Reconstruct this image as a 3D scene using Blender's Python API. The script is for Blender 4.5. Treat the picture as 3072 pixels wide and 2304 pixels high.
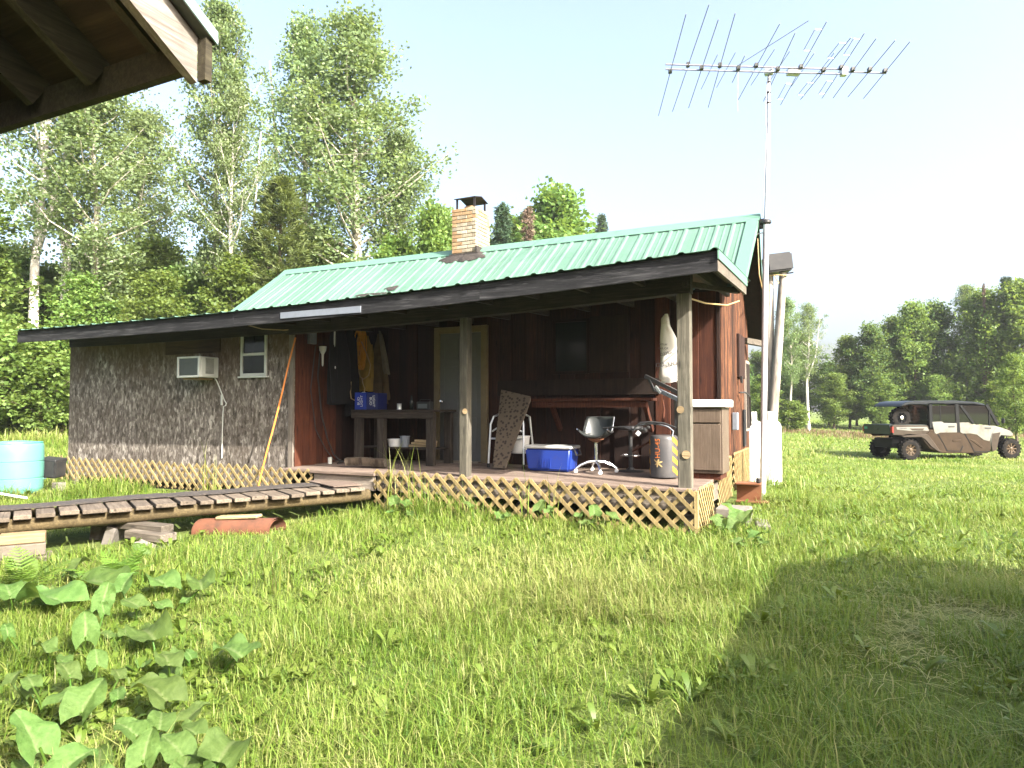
import bpy, bmesh, math, random
import numpy as np
from mathutils import Vector, Matrix, Euler
R = math.radians
scene = bpy.context.scene
for o in list(bpy.data.objects): bpy.data.objects.remove(o)

# ------------------------------------------------------------------ camera, sky, sun, exposure
YAW, PITCH, EYE = R(26), R(2.15), 1.3
cam_d = bpy.data.cameras.new('camera'); cam_d.lens = 24; cam_d.sensor_width = 36
cam_d.clip_start = .05; cam_d.clip_end = 3000
cam = bpy.data.objects.new('camera', cam_d); scene.collection.objects.link(cam)
cam.location = (0, 0, EYE); cam.rotation_euler = (R(90) + PITCH, 0, YAW)
scene.camera = cam
SUN_EL = R(35); SX, SY = .936, -.352              # where the sun stands: right of and behind the camera
world = bpy.data.worlds.new('World'); scene.world = world; world.use_nodes = True
wn = world.node_tree; wn.nodes.clear()
sky = wn.nodes.new('ShaderNodeTexSky'); sky.sky_type = 'NISHITA'; sky.sun_disc = False
sky.sun_elevation = SUN_EL; sky.sun_rotation = math.atan2(SX, SY)
sky.air_density = 1.0; sky.dust_density = 9.0; sky.ozone_density = 1.5; sky.altitude = 300
bg = wn.nodes.new('ShaderNodeBackground'); bg.inputs['Strength'].default_value = .15
wo = wn.nodes.new('ShaderNodeOutputWorld')
hz = wn.nodes.new('ShaderNodeHueSaturation'); hz.inputs['Saturation'].default_value = .88; hz.inputs['Value'].default_value = 1.0   # a milky, hazy sky
wn.links.new(sky.outputs[0], hz.inputs['Color']); wn.links.new(hz.outputs[0], bg.inputs[0]); wn.links.new(bg.outputs[0], wo.inputs[0])
sl = bpy.data.lights.new('sun', 'SUN'); sl.energy = 5.0; sl.angle = R(.53); sl.color = (1, .95, .87)
so = bpy.data.objects.new('sun', sl); scene.collection.objects.link(so)
sdir = Vector((SX * math.cos(SUN_EL), SY * math.cos(SUN_EL), math.sin(SUN_EL)))
so.rotation_euler = sdir.to_track_quat('Z', 'Y').to_euler(); so.location = sdir * 40
vs = scene.view_settings
vs.view_transform = 'Standard'; vs.look = 'None'; vs.exposure = 2.05; vs.gamma = 1; vs.use_curve_mapping = False
scene.render.resolution_x, scene.render.resolution_y = 1024, 768

# ------------------------------------------------------------------ materials
def _nt(name):
    m = bpy.data.materials.new(name); m.use_nodes = True
    nt = m.node_tree; nt.nodes.clear()
    out = nt.nodes.new('ShaderNodeOutputMaterial'); b = nt.nodes.new('ShaderNodeBsdfPrincipled')
    nt.links.new(b.outputs[0], out.inputs[0])
    return m, nt, b, out
def N(nt, t, **kw):
    n = nt.nodes.new(t)
    for k, v in kw.items():
        if k.startswith('i_'): n.inputs[k[2:].replace('_', ' ')].default_value = v
        else: setattr(n, k, v)
    return n
def ramp(nt, fac, stops, interp='LINEAR'):
    r = nt.nodes.new('ShaderNodeValToRGB'); r.color_ramp.interpolation = interp
    e = r.color_ramp.elements
    while len(e) < len(stops): e.new(.5)
    for i, (p, c) in enumerate(stops):
        e[i].position = p; e[i].color = (*c, 1) if len(c) == 3 else c
    nt.links.new(fac, r.inputs[0]); return r.outputs[0]
def coords(nt, scale=(1, 1, 1), rnd=True, kind='Object'):
    tc = N(nt, 'ShaderNodeTexCoord'); mp = N(nt, 'ShaderNodeMapping'); mp.inputs['Scale'].default_value = scale
    nt.links.new(tc.outputs[kind], mp.inputs[0])
    if rnd:
        oi = N(nt, 'ShaderNodeObjectInfo'); mu = N(nt, 'ShaderNodeMath', operation='MULTIPLY'); mu.inputs[1].default_value = 37.
        nt.links.new(oi.outputs['Random'], mu.inputs[0])
        cx = N(nt, 'ShaderNodeCombineXYZ')
        for i in range(3): nt.links.new(mu.outputs[0], cx.inputs[i])
        nt.links.new(cx.outputs[0], mp.inputs['Location'])
    return mp.outputs[0]
def mixc(nt, a, b, fac, mode='MIX'):
    m = N(nt, 'ShaderNodeMix', data_type='RGBA', blend_type=mode)
    for s, v in ((m.inputs[0], fac), (m.inputs[6], a), (m.inputs[7], b)):
        if isinstance(v, (int, float)): s.default_value = v
        elif isinstance(v, tuple): s.default_value = (*v, 1)
        else: nt.links.new(v, s)
    return m.outputs[2]
def bump(nt, b, h, strength=.4, dist=.01):
    n = N(nt, 'ShaderNodeBump'); n.inputs['Strength'].default_value = strength; n.inputs['Distance'].default_value = dist
    nt.links.new(h, n.inputs['Height']); nt.links.new(n.outputs[0], b.inputs['Normal'])
def vary(nt, col, amt):
    """per-piece brightness"""
    oi = N(nt, 'ShaderNodeObjectInfo')
    mr = N(nt, 'ShaderNodeMapRange'); mr.inputs[3].default_value = 1 - amt; mr.inputs[4].default_value = 1 + amt
    nt.links.new(oi.outputs['Random'], mr.inputs[0])
    h = N(nt, 'ShaderNodeHueSaturation'); nt.links.new(mr.outputs[0], h.inputs['Value']); nt.links.new(col, h.inputs['Color'])
    return h.outputs[0]
def wood(name, dark, mid, light, axis='X', rough=.85, s=1., var=.2, stain=None, knots=True):
    m, nt, b, _ = _nt(name)
    sc = {'X': (1.2, 22, 22), 'Y': (22, 1.2, 22), 'Z': (22, 22, 1.2)}[axis]
    v = coords(nt, tuple(k * s for k in sc))
    n1 = N(nt, 'ShaderNodeTexNoise', i_Scale=2.2, i_Detail=7., i_Roughness=.7, i_Distortion=.6); nt.links.new(v, n1.inputs[0])
    c = ramp(nt, n1.outputs[0], [(.28, dark), (.5, mid), (.74, light)])
    v2 = coords(nt, (1, 1, 1)); n2 = N(nt, 'ShaderNodeTexNoise', i_Scale=2.6, i_Detail=4., i_Roughness=.65); nt.links.new(v2, n2.inputs[0])
    f2 = ramp(nt, n2.outputs[0], [(.42, (0, 0, 0)), (.7, (1, 1, 1))])
    c = mixc(nt, c, stain or dark, mixf(nt, f2, .55))
    if knots:
        sk = {'X': (2.2, 9, 9), 'Y': (9, 2.2, 9), 'Z': (9, 9, 2.2)}[axis]
        vk = coords(nt, sk); k = N(nt, 'ShaderNodeTexVoronoi', i_Scale=1.); nt.links.new(vk, k.inputs[0])
        fk = ramp(nt, k.outputs['Distance'], [(.06, (1, 1, 1)), (.16, (0, 0, 0))])
        c = mixc(nt, c, tuple(q * .35 for q in dark), mixf(nt, fk, .8))
    c = vary(nt, c, var); nt.links.new(c, b.inputs['Base Color'])
    b.inputs['Roughness'].default_value = rough; b.inputs['Specular IOR Level'].default_value = .25
    bump(nt, b, n1.outputs[0], .5, .006); return m
def mixf(nt, v, k):
    m = N(nt, 'ShaderNodeMath', operation='MULTIPLY'); m.inputs[1].default_value = k; nt.links.new(v, m.inputs[0]); return m.outputs[0]
def plain(name, col, rough=.5, metal=0., var=.0, dirt=None, dirt_amt=.4, scale=6., bmp=.0, spec=.4, dirt_pos=(.45, .7)):
    m, nt, b, _ = _nt(name)
    v = coords(nt); n1 = N(nt, 'ShaderNodeTexNoise', i_Scale=scale, i_Detail=6., i_Roughness=.65); nt.links.new(v, n1.inputs[0])
    d = dirt or tuple(k * .7 for k in col)
    f = ramp(nt, n1.outputs[0], [(dirt_pos[0], (0, 0, 0)), (dirt_pos[1], (1, 1, 1))])
    c = mixc(nt, col, d, mixf(nt, f, dirt_amt))
    if var: c = vary(nt, c, var)
    nt.links.new(c, b.inputs['Base Color']); b.inputs['Roughness'].default_value = rough; b.inputs['Metallic'].default_value = metal
    b.inputs['Specular IOR Level'].default_value = spec
    if bmp: bump(nt, b, n1.outputs[0], bmp, .01)
    return m
def leafmat(name, c0, c1, c2, trans=.35, rough=.55, spec=.25, tcol=None, blotch=0):
    """leaf colour from the per-leaf attribute 'tint', shifted a little per plant"""
    m, nt, b, out = _nt(name)
    at = N(nt, 'ShaderNodeAttribute', attribute_name='tint')
    c = ramp(nt, at.outputs['Fac'], [(0., c0), (.5, c1), (1., c2)])
    oi = N(nt, 'ShaderNodeObjectInfo'); mr = N(nt, 'ShaderNodeMapRange'); mr.inputs[3].default_value = .485; mr.inputs[4].default_value = .515
    mv = N(nt, 'ShaderNodeMapRange'); mv.inputs[3].default_value = .8; mv.inputs[4].default_value = 1.2
    nt.links.new(oi.outputs['Random'], mr.inputs[0]); nt.links.new(oi.outputs['Random'], mv.inputs[0])
    h = N(nt, 'ShaderNodeHueSaturation'); nt.links.new(mr.outputs[0], h.inputs['Hue']); nt.links.new(mv.outputs[0], h.inputs['Value']); nt.links.new(c, h.inputs['Color'])
    if blotch:
        nb = N(nt, 'ShaderNodeTexNoise', i_Scale=blotch, i_Detail=5., i_Roughness=.7); nt.links.new(coords(nt), nb.inputs[0]); bump(nt, b, nb.outputs[0], .5, .02)
        fb = ramp(nt, nb.outputs[0], [(.35, (.62, .7, .55)), (.55, (1, 1, 1)), (.72, (1.0, 1.0, .8))]); cb_ = mixc(nt, c, fb, .85, 'MULTIPLY'); nt.links.new(cb_, h.inputs['Color'])
        ho = ramp(nt, nb.outputs[0], [(.70, (0, 0, 0)), (.74, (1, 1, 1))]); cb_ = mixc(nt, cb_, (.10, .07, .03), mixf(nt, ho, .7)); nt.links.new(cb_, h.inputs['Color'])
    nt.links.new(h.outputs[0], b.inputs['Base Color']); b.inputs['Roughness'].default_value = rough; b.inputs['Specular IOR Level'].default_value = spec
    if trans:
        t = N(nt, 'ShaderNodeBsdfTranslucent'); tc = mixc(nt, h.outputs[0], tcol or (.5, .6, .05), .25); nt.links.new(tc, t.inputs[0])
        mx = N(nt, 'ShaderNodeMixShader'); mx.inputs[0].default_value = trans
        nt.links.new(b.outputs[0], mx.inputs[1]); nt.links.new(t.outputs[0], mx.inputs[2]); nt.links.new(mx.outputs[0], out.inputs[0])
    return m

M = {}
M['fascia'] = wood('fascia_wood', (.004, .004, .0045), (.014, .014, .015), (.075, .074, .075), 'X', var=.1)
M['beam'] = wood('beam_wood', (.010, .008, .006), (.026, .021, .015), (.06, .048, .034), 'X')
M['post'] = wood('post_wood', (.030, .028, .021), (.085, .077, .058), (.18, .162, .125), 'Z')
M['rafter'] = wood('rafter_wood', (.012, .009, .006), (.028, .021, .014), (.055, .042, .026), 'Y')
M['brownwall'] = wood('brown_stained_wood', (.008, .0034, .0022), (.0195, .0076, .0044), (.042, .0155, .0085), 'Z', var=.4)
M['redboard'] = wood('red_stained_and_sunlit_wood', (.022, .006, .003), (.055, .0155, .007), (.11, .038, .016), 'Z', var=.25)
M['logslab'] = wood('cedar_slab', (.011, .0045, .0026), (.046, .0165, .0072), (.18, .08, .033), 'Z', var=.6)
M['lattice'] = wood('treated_lattice', (.145, .103, .042), (.255, .19, .083), (.36, .285, .145), 'Z', var=.2, s=.6, knots=False)
M['deck'] = wood('deck_wood', (.075, .054, .042), (.15, .112, .088), (.225, .178, .145), 'X', var=.15)
M['rim'] = wood('rim_wood', (.06, .05, .04), (.17, .14, .11), (.3, .26, .215), 'X')
M['rampplank'] = wood('ramp_plank', (.05, .04, .03), (.125, .099, .074), (.21, .175, .138), 'X', var=.25)
M['ramplog'] = wood('peeled_log', (.03, .022, .011), (.085, .062, .028), (.17, .13, .065), 'X', knots=False)
M['benchwood'] = wood('dark_bench_wood', (.012, .009, .007), (.034, .026, .02), (.07, .056, .044), 'X')
M['benchleg'] = wood('dark_bench_leg', (.014, .011, .009), (.042, .034, .027), (.085, .07, .056), 'Z')
M['timber'] = wood('old_timber', (.035, .029, .023), (.105, .088, .068), (.2, .18, .147), 'X')
M['newwood'] = wood('fresh_lumber', (.17, .115, .06), (.30, .22, .12), (.40, .31, .19), 'X')
M['ply'] = wood('plywood', (.03, .017, .009), (.06, .037, .019), (.10, .066, .036), 'X', s=.45)
M['plydark'] = wood('brown_plywood', (.007, .004, .0025), (.014, .008, .005), (.024, .014, .0085), 'Z', s=.5)
M['trimcream'] = plain('cream_trim', (.15, .115, .06), .6, dirt=(.08, .055, .03))
M['doorgrey'] = plain('grey_door', (.088, .09, .086), .5, dirt=(.064, .065, .062))
M['osbtrim'] = wood('grey_trim', (.07, .06, .05), (.16, .135, .11), (.27, .24, .2), 'Z')
def osb():
    m, nt, b, _ = _nt('weathered_osb')
    fl = []
    for (rot, sc, seed) in ((.5, 1., 0.), (-.45, .8, 7.), (.1, 1.9, 13.)):
        tc = N(nt, 'ShaderNodeTexCoord'); mp = N(nt, 'ShaderNodeMapping'); mp.inputs['Rotation'].default_value = (0, rot, 0); mp.inputs['Scale'].default_value = (25 * sc, 25 * sc, 11 * sc); mp.inputs['Location'].default_value = (seed, seed, seed)
        nt.links.new(tc.outputs['Object'], mp.inputs[0]); v1 = N(nt, 'ShaderNodeTexVoronoi', i_Scale=1.); nt.links.new(mp.outputs[0], v1.inputs[0])
        s1 = N(nt, 'ShaderNodeSeparateColor'); nt.links.new(v1.outputs['Color'], s1.inputs[0]); fl.append(s1.outputs[0])
    a = N(nt, 'ShaderNodeMath', operation='ADD'); nt.links.new(fl[0], a.inputs[0]); nt.links.new(fl[1], a.inputs[1])
    a2 = N(nt, 'ShaderNodeMath', operation='ADD'); nt.links.new(a.outputs[0], a2.inputs[0]); nt.links.new(fl[2], a2.inputs[1])
    fac = mixf(nt, a2.outputs[0], .333)
    c = ramp(nt, fac, [(.14, (.040, .033, .026)), (.42, (.112, .095, .079)), (.62, (.172, .150, .128)), (.86, (.37, .335, .29))])
    n2 = N(nt, 'ShaderNodeTexNoise', i_Scale=1.4, i_Detail=5., i_Roughness=.7); nt.links.new(coords(nt, (1, 1, .8), False), n2.inputs[0])
    f = ramp(nt, n2.outputs[0], [(.4, (0, 0, 0)), (.66, (1, 1, 1))])
    c = mixc(nt, c, (.055, .04, .026), mixf(nt, f, .45))
    # brown upper band: the sheets stayed unweathered under the eave
    geo = N(nt, 'ShaderNodeTexCoord'); sx = N(nt, 'ShaderNodeSeparateXYZ'); nt.links.new(geo.outputs['Object'], sx.inputs[0])
    ad = N(nt, 'ShaderNodeMath', operation='MULTIPLY_ADD'); ad.inputs[1].default_value = 1.3; nt.links.new(n2.outputs[0], ad.inputs[0]); nt.links.new(sx.outputs[2], ad.inputs[2])
    fb = N(nt, 'ShaderNodeMapRange'); fb.inputs[1].default_value = 2.45; fb.inputs[2].default_value = 3.05; nt.links.new(ad.outputs[0], fb.inputs[0])
    c = mixc(nt, c, (.085, .052, .026), mixf(nt, fb.outputs[0], .75))
    nt.links.new(c, b.inputs['Base Color']); b.inputs['Roughness'].default_value = .85; b.inputs['Specular IOR Level'].default_value = .25
    bump(nt, b, fac, .6, .008); return m
M['osb'] = osb()
def roofmat():
    m, nt, b, _ = _nt('green_roof_metal')
    v = coords(nt, (1, 1, 1), False); n = N(nt, 'ShaderNodeTexNoise', i_Scale=1.1, i_Detail=6., i_Roughness=.7); nt.links.new(v, n.inputs[0])
    c = ramp(nt, n.outputs[0], [(.3, (.060, .120, .086)), (.6, (.081, .151, .112)), (.8, (.105, .18, .138))])
    nd = N(nt, 'ShaderNodeTexNoise', i_Scale=2.4, i_Detail=3.); nt.links.new(v, nd.inputs[0]); bump(nt, b, nd.outputs[0], .35, .03)
    ns = N(nt, 'ShaderNodeTexNoise', i_Scale=1., i_Detail=6., i_Roughness=.75); nt.links.new(coords(nt, (9, 1.1, 1.1), False), ns.inputs[0])
    c = mixc(nt, c, (.06, .085, .06), mixf(nt, ramp(nt, ns.outputs[0], [(.5, (0, 0, 0)), (.78, (1, 1, 1))]), .5))
    c = vary(nt, c, .07); nt.links.new(c, b.inputs['Base Color']); b.inputs['Roughness'].default_value = .6; b.inputs['Specular IOR Level'].default_value = .25
    return m
M['roof'] = roofmat()
M['rooftrim'] = plain('green_trim_metal', (.085, .175, .124), .5, dirt=(.07, .145, .102), spec=.4)
M['rooftrimdark'] = plain('dark_green_trim', (.05, .13, .09), .45)
def brickm():
    m, nt, b, _ = _nt('buff_brick')
    n = N(nt, 'ShaderNodeTexNoise', i_Scale=7., i_Detail=5., i_Roughness=.7); nt.links.new(coords(nt), n.inputs[0])
    c = ramp(nt, n.outputs[0], [(.3, (.16, .125, .082)), (.55, (.29, .25, .185)), (.75, (.37, .33, .26))])
    n2 = N(nt, 'ShaderNodeTexNoise', i_Scale=3., i_Detail=4.); nt.links.new(coords(nt, (1.6, 1.6, .5), False, 'Generated'), n2.inputs[0])
    c = vary(nt, c, .22); nt.links.new(c, b.inputs['Base Color']); b.inputs['Roughness'].default_value = .85; b.inputs['Specular IOR Level'].default_value = .2
    bump(nt, b, n.outputs[0], .4, .006); return m
M['brick'] = brickm()
M['brickrust'] = plain('rust_streaked_brick', (.27, .18, .095), .85, var=.2, dirt=(.15, .07, .03), dirt_amt=.8, scale=9.)
M['mortar'] = plain('mortar', (.2, .15, .1), .9, bmp=.5)
M['tar'] = plain('roof_tar', (.022, .018, .015), .75, dirt=(.06, .045, .035), bmp=.7, scale=20.)
M['darkiron'] = plain('dark_iron', (.018, .016, .016), .6, .3, dirt=(.05, .03, .02))
M['white'] = plain('white_paint', (.68, .68, .66), .4, dirt=(.45, .43, .4), dirt_amt=.3)
M['tank'] = plain('white_tank_paint', (.50, .50, .48), .5, dirt=(.20, .16, .115), dirt_amt=.6, scale=9., dirt_pos=(.56, .72))
M['offwhite'] = plain('aged_white_plastic', (.46, .48, .44), .5, dirt=(.27, .28, .24))
M['acgrille'] = plain('ac_grille', (.10, .115, .11), .5, dirt=(.05, .055, .05))
def glass():
    m, nt, b, _ = _nt('dark_window_glass'); b.inputs['Base Color'].default_value = (.012, .015, .014, 1)
    b.inputs['Roughness'].default_value = .1; b.inputs['Specular IOR Level'].default_value = .35
    n = N(nt, 'ShaderNodeTexNoise', i_Scale=3.); nt.links.new(coords(nt), n.inputs[0]); bump(nt, b, n.outputs[0], .06, .02); return m
M['glass'] = glass()
M['black'] = plain('black_plastic', (.018, .018, .019), .45, dirt=(.05, .047, .042), dirt_amt=.5)
M['blackcloth'] = plain('black_cloth', (.004, .004, .0045), .95, dirt=(.008, .008, .009), scale=14., bmp=.3)
M['rubber'] = plain('black_rubber', (.02, .019, .018), .85, dirt=(.075, .06, .045), dirt_amt=.6, bmp=.3, scale=16.)
M['mat'] = plain('rubber_runner', (.030, .026, .024), .9, dirt=(.10, .08, .06), dirt_amt=.6, bmp=.6, scale=24.)
M['chrome'] = plain('chrome', (.75, .75, .75), .18, .95, dirt=(.3, .28, .25), dirt_amt=.4)
M['alu'] = plain('aluminium', (.6, .61, .62), .4, .7, dirt=(.4, .4, .4))
M['galv'] = plain('galvanised_steel', (.19, .21, .24), .5, .3, dirt=(.11, .12, .14), scale=12.)
M['mast'] = plain('mast_steel', (.5, .5, .53), .5, .1, dirt=(.34, .33, .33), scale=5.)
M['antenna'] = plain('antenna_metal', (.16, .16, .19), .5, .4)
M['cyan'] = plain('teal_barrel_plastic', (.085, .24, .20), .4, dirt=(.07, .2, .165), dirt_amt=.5, spec=.4)
M['cyanin'] = plain('teal_barrel_inside', (.06, .32, .25), .6)
M['rust'] = plain('rusty_steel', (.16, .062, .026), .85, dirt=(.07, .028, .014), bmp=.5, scale=12., var=.1)
M['clay'] = plain('rust_red_culvert', (.115, .044, .023), .9, dirt=(.05, .026, .016), dirt_amt=.9, bmp=.4, scale=7.)
M['concrete'] = plain('weathered_concrete', (.15, .135, .118), .95, dirt=(.08, .066, .052), dirt_amt=.8, bmp=.9, scale=14., var=.12)
M['stone'] = plain('mossy_block', (.12, .10, .078), .95, dirt=(.045, .045, .022), dirt_amt=.8, bmp=.9, scale=9.)
M['blue'] = plain('blue_cooler_plastic', (.016, .042, .25), .4, dirt=(.09, .055, .06), dirt_amt=.45, scale=5., dirt_pos=(.56, .75))
M['coolerlid'] = plain('cooler_rim', (.42, .42, .40), .5, dirt=(.22, .2, .17))
M['boxblue'] = plain('blue_carton', (.008, .03, .26), .45)
M['boxnavy'] = plain('navy_carton', (.006, .012, .09), .5)
M['print'] = plain('white_print', (.6, .62, .62), .5)
M['printdark'] = plain('dark_print', (.05, .05, .055), .7)
M['yellowcord'] = plain('yellow_cord', (.62, .27, .02), .5, var=.15)
M['yellowjacket'] = plain('yellow_oilskin', (.30, .19, .03), .7, dirt=(.12, .075, .015), dirt_amt=.6, bmp=.3)
M['palecord'] = plain('pale_cord', (.34, .24, .11), .5)
M['orangecord'] = plain('orange_cord', (.60, .21, .04), .45)
M['tan'] = plain('tan_canvas', (.085, .058, .026), .95, dirt=(.035, .023, .011), dirt_amt=.8, scale=9., bmp=.4)
M['khaki'] = plain('khaki_canvas', (.125, .11, .082), .95, dirt=(.06, .05, .036), dirt_amt=.7, bmp=.4)
M['sack'] = plain('white_woven_sack', (.72, .70, .66), .75, dirt=(.33, .25, .17), dirt_amt=.65, scale=3.2, bmp=.3, dirt_pos=(.5, .68))
M['shell'] = plain('dark_chair_shell', (.014, .017, .0155), .45, dirt=(.05, .05, .045), spec=.5)
M['drum'] = plain('charcoal_drum', (.045, .043, .044), .45, dirt=(.085, .078, .07), dirt_amt=.5)
M['hazyellow'] = plain('hazard_yellow', (.42, .21, .02), .5, dirt=(.2, .1, .02))
M['orangeprint'] = plain('orange_print', (.62, .17, .035), .5)
M['wasp'] = plain('wasp_print', (.50, .36, .16), .5)
M['cabinet'] = wood('brown_laminate', (.06, .042, .029), (.098, .072, .052), (.13, .098, .073), 'Z', rough=.5, var=.05, knots=False)
M['spots'] = None
def spots():
    m, nt, b, _ = _nt('spotted_brown_cover')
    v = N(nt, 'ShaderNodeTexVoronoi', i_Scale=21.); nt.links.new(coords(nt, (1, 1, 1), False), v.inputs[0])
    f = ramp(nt, v.outputs['Distance'], [(.28, (1, 1, 1)), (.45, (0, 0, 0))])
    c = mixc(nt, (.075, .056, .038), (.017, .011, .007), f); nt.links.new(c, b.inputs['Base Color']); b.inputs['Roughness'].default_value = .9; return m
M['spots'] = spots()
def barkm(name, base, mark, sc=(3, 3, 16), pos=(.56, .68), grad=None):
    m, nt, b, _ = _nt(name)
    n = N(nt, 'ShaderNodeTexNoise', i_Scale=1., i_Detail=5., i_Roughness=.65); nt.links.new(coords(nt, sc), n.inputs[0])
    f = ramp(nt, n.outputs[0], [(pos[0], (0, 0, 0)), (pos[1], (1, 1, 1))])
    n2 = N(nt, 'ShaderNodeTexNoise', i_Scale=1.2, i_Detail=3.); nt.links.new(coords(nt), n2.inputs[0])
    c = mixc(nt, base, tuple(k * .6 for k in base), n2.outputs[0]); c = mixc(nt, c, mark, f)
    nt.links.new(c, b.inputs['Base Color']); b.inputs['Roughness'].default_value = .9; b.inputs['Specular IOR Level'].default_value = .15
    bump(nt, b, n.outputs[0], .5, .03); return m
M['birch'] = barkm('birch_bark', (.60, .57, .52), (.055, .045, .04))
M['aspen'] = barkm('aspen_bark', (.42, .39, .32), (.07, .06, .05))
M['bark'] = barkm('grey_brown_bark', (.12, .095, .07), (.03, .022, .016), (9, 9, 2), (.45, .6))
M['deadbark'] = barkm('dead_twigs', (.17, .10, .07), (.09, .05, .035), (9, 9, 2), (.45, .6))
M['pole'] = barkm('stripped_pole_log', (.33, .29, .25), (.1, .085, .07), (6, 6, 1.2), (.5, .68))
M['leaf_aspen'] = leafmat('aspen_leaf', (.085, .128, .055), (.135, .190, .080), (.20, .25, .13), .42)
M['leaf_maple'] = leafmat('broad_leaf', (.062, .112, .024), (.108, .175, .040), (.175, .24, .07), .42)
M['leaf_dark'] = leafmat('dark_broad_leaf', (.042, .082, .026), (.072, .128, .038), (.12, .185, .058), .4)
M['needle'] = leafmat('pine_needles', (.055, .088, .026), (.095, .135, .042), (.15, .185, .066), .25)
M['spruce'] = leafmat('spruce_needles', (.020, .042, .022), (.034, .064, .032), (.058, .092, .045), .1)
M['deadneedle'] = leafmat('dead_needles', (.10, .065, .045), (.15, .105, .075), (.2, .145, .11), .1)
M['grass'] = leafmat('grass_blades', (.052, .115, .013), (.135, .192, .025), (.26, .25, .095), .35, .5, .3, (.5, .6, .1))
M['drygrass'] = leafmat('rusty_seed_heads', (.12, .075, .042), (.16, .10, .06), (.19, .14, .08), .2)
M['weed'] = leafmat('weed_leaf', (.06, .125, .016), (.10, .17, .024), (.16, .215, .045), .3, .45, .35)
M['burdock'] = leafmat('burdock_leaf', (.055, .105, .022), (.092, .152, .038), (.16, .205, .08), .35, .6, .25, None, 7.)
M['fern'] = leafmat('fern_leaf', (.06, .13, .015), (.095, .175, .024), (.14, .21, .04), .35)
M['mud'] = plain('muddy_brown_panel', (.034, .0225, .0135), .75, spec=.1, dirt=(.018, .0125, .008), dirt_amt=.7, scale=5.)
M['utvwhite'] = plain('dusty_white_panel', (.125, .122, .105), .45, dirt=(.05, .038, .026), dirt_amt=.75, scale=2.5, dirt_pos=(.5, .7))
M['utvgrey'] = plain('dusty_grey_panel', (.04, .031, .023), .7, spec=.1, dirt=(.019, .0145, .0105), dirt_amt=.6)
M['utvblack'] = plain('utv_black', (.005, .0055, .006), .6, spec=.12, dirt=(.011, .0105, .0095))
M['tyre'] = plain('dusty_tyre', (.009, .0085, .008), .95, spec=.1, dirt=(.028, .022, .016), dirt_amt=.6, scale=9.)
M['utvroof'] = plain('utv_roof', (.010, .013, .016), .35, dirt=(.018, .021, .023), spec=.2)
M['utvbed'] = plain('dark_green_bed', (.018, .026, .022), .5, dirt=(.05, .045, .035))
M['utvglass'] = None
def utvglass():
    m, nt, b, out = _nt('tinted_clear_glass')
    g = N(nt, 'ShaderNodeBsdfGlossy'); g.inputs['Roughness'].default_value = .03; t = N(nt, 'ShaderNodeBsdfTransparent'); t.inputs[0].default_value = (.055, .08, .075, 1)
    mx = N(nt, 'ShaderNodeMixShader'); mx.inputs[0].default_value = .10
    nt.links.new(t.outputs[0], mx.inputs[1]); nt.links.new(g.outputs[0], mx.inputs[2]); nt.links.new(mx.outputs[0], out.inputs[0]); return m
M['utvglass'] = utvglass()
M['bronze'] = plain('muddy_bronze_rim', (.075, .048, .024), .5, .1, dirt=(.045, .03, .018), dirt_amt=.6)
M['red'] = plain('red_lens', (.25, .02, .015), .3)
M['green'] = plain('green_sticker', (.05, .28, .18), .5)
M['garply'] = wood('garage_sheathing', (.012, .007, .004), (.028, .017, .009), (.058, .037, .019), 'X', s=.35, knots=False)
M['garraf'] = wood('garage_rafter', (.014, .011, .006), (.03, .025, .014), (.055, .047, .027), 'Y')
M['rakeboard'] = wood('grey_rake_board', (.07, .058, .046), (.19, .17, .15), (.33, .31, .29), 'Y', s=.7)
M['drip'] = plain('drip_edge', (.20, .27, .27), .4, .3)
M['shingle'] = plain('grey_shingle', (.10, .09, .085), .95, bmp=.7, scale=30.)
M['siding'] = plain('shed_siding', (.2, .13, .08), .85)
M['bulbglass'] = plain('frosted_bulb', (.8, .8, .78), .25)
def groundm():
    m, nt, b, _ = _nt('meadow_soil')
    v = coords(nt, (1, 1, 1), False)
    n = N(nt, 'ShaderNodeTexNoise', i_Scale=.5, i_Detail=8., i_Roughness=.7); nt.links.new(v, n.inputs[0])
    n2 = N(nt, 'ShaderNodeTexNoise', i_Scale=14., i_Detail=6., i_Roughness=.75); nt.links.new(v, n2.inputs[0])
    a = ramp(nt, n.outputs[0], [(.35, (.075, .12, .026)), (.55, (.12, .17, .04)), (.72, (.17, .19, .06))])
    c = ramp(nt, n2.outputs[0], [(.35, (.05, .045, .02)), (.6, (.12, .15, .04))])
    nt.links.new(mixc(nt, a, c, .5), b.inputs['Base Color']); b.inputs['Roughness'].default_value = 1; b.inputs['Specular IOR Level'].default_value = .1
    bump(nt, b, n2.outputs[0], .8, .05); return m
M['ground'] = groundm()

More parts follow.
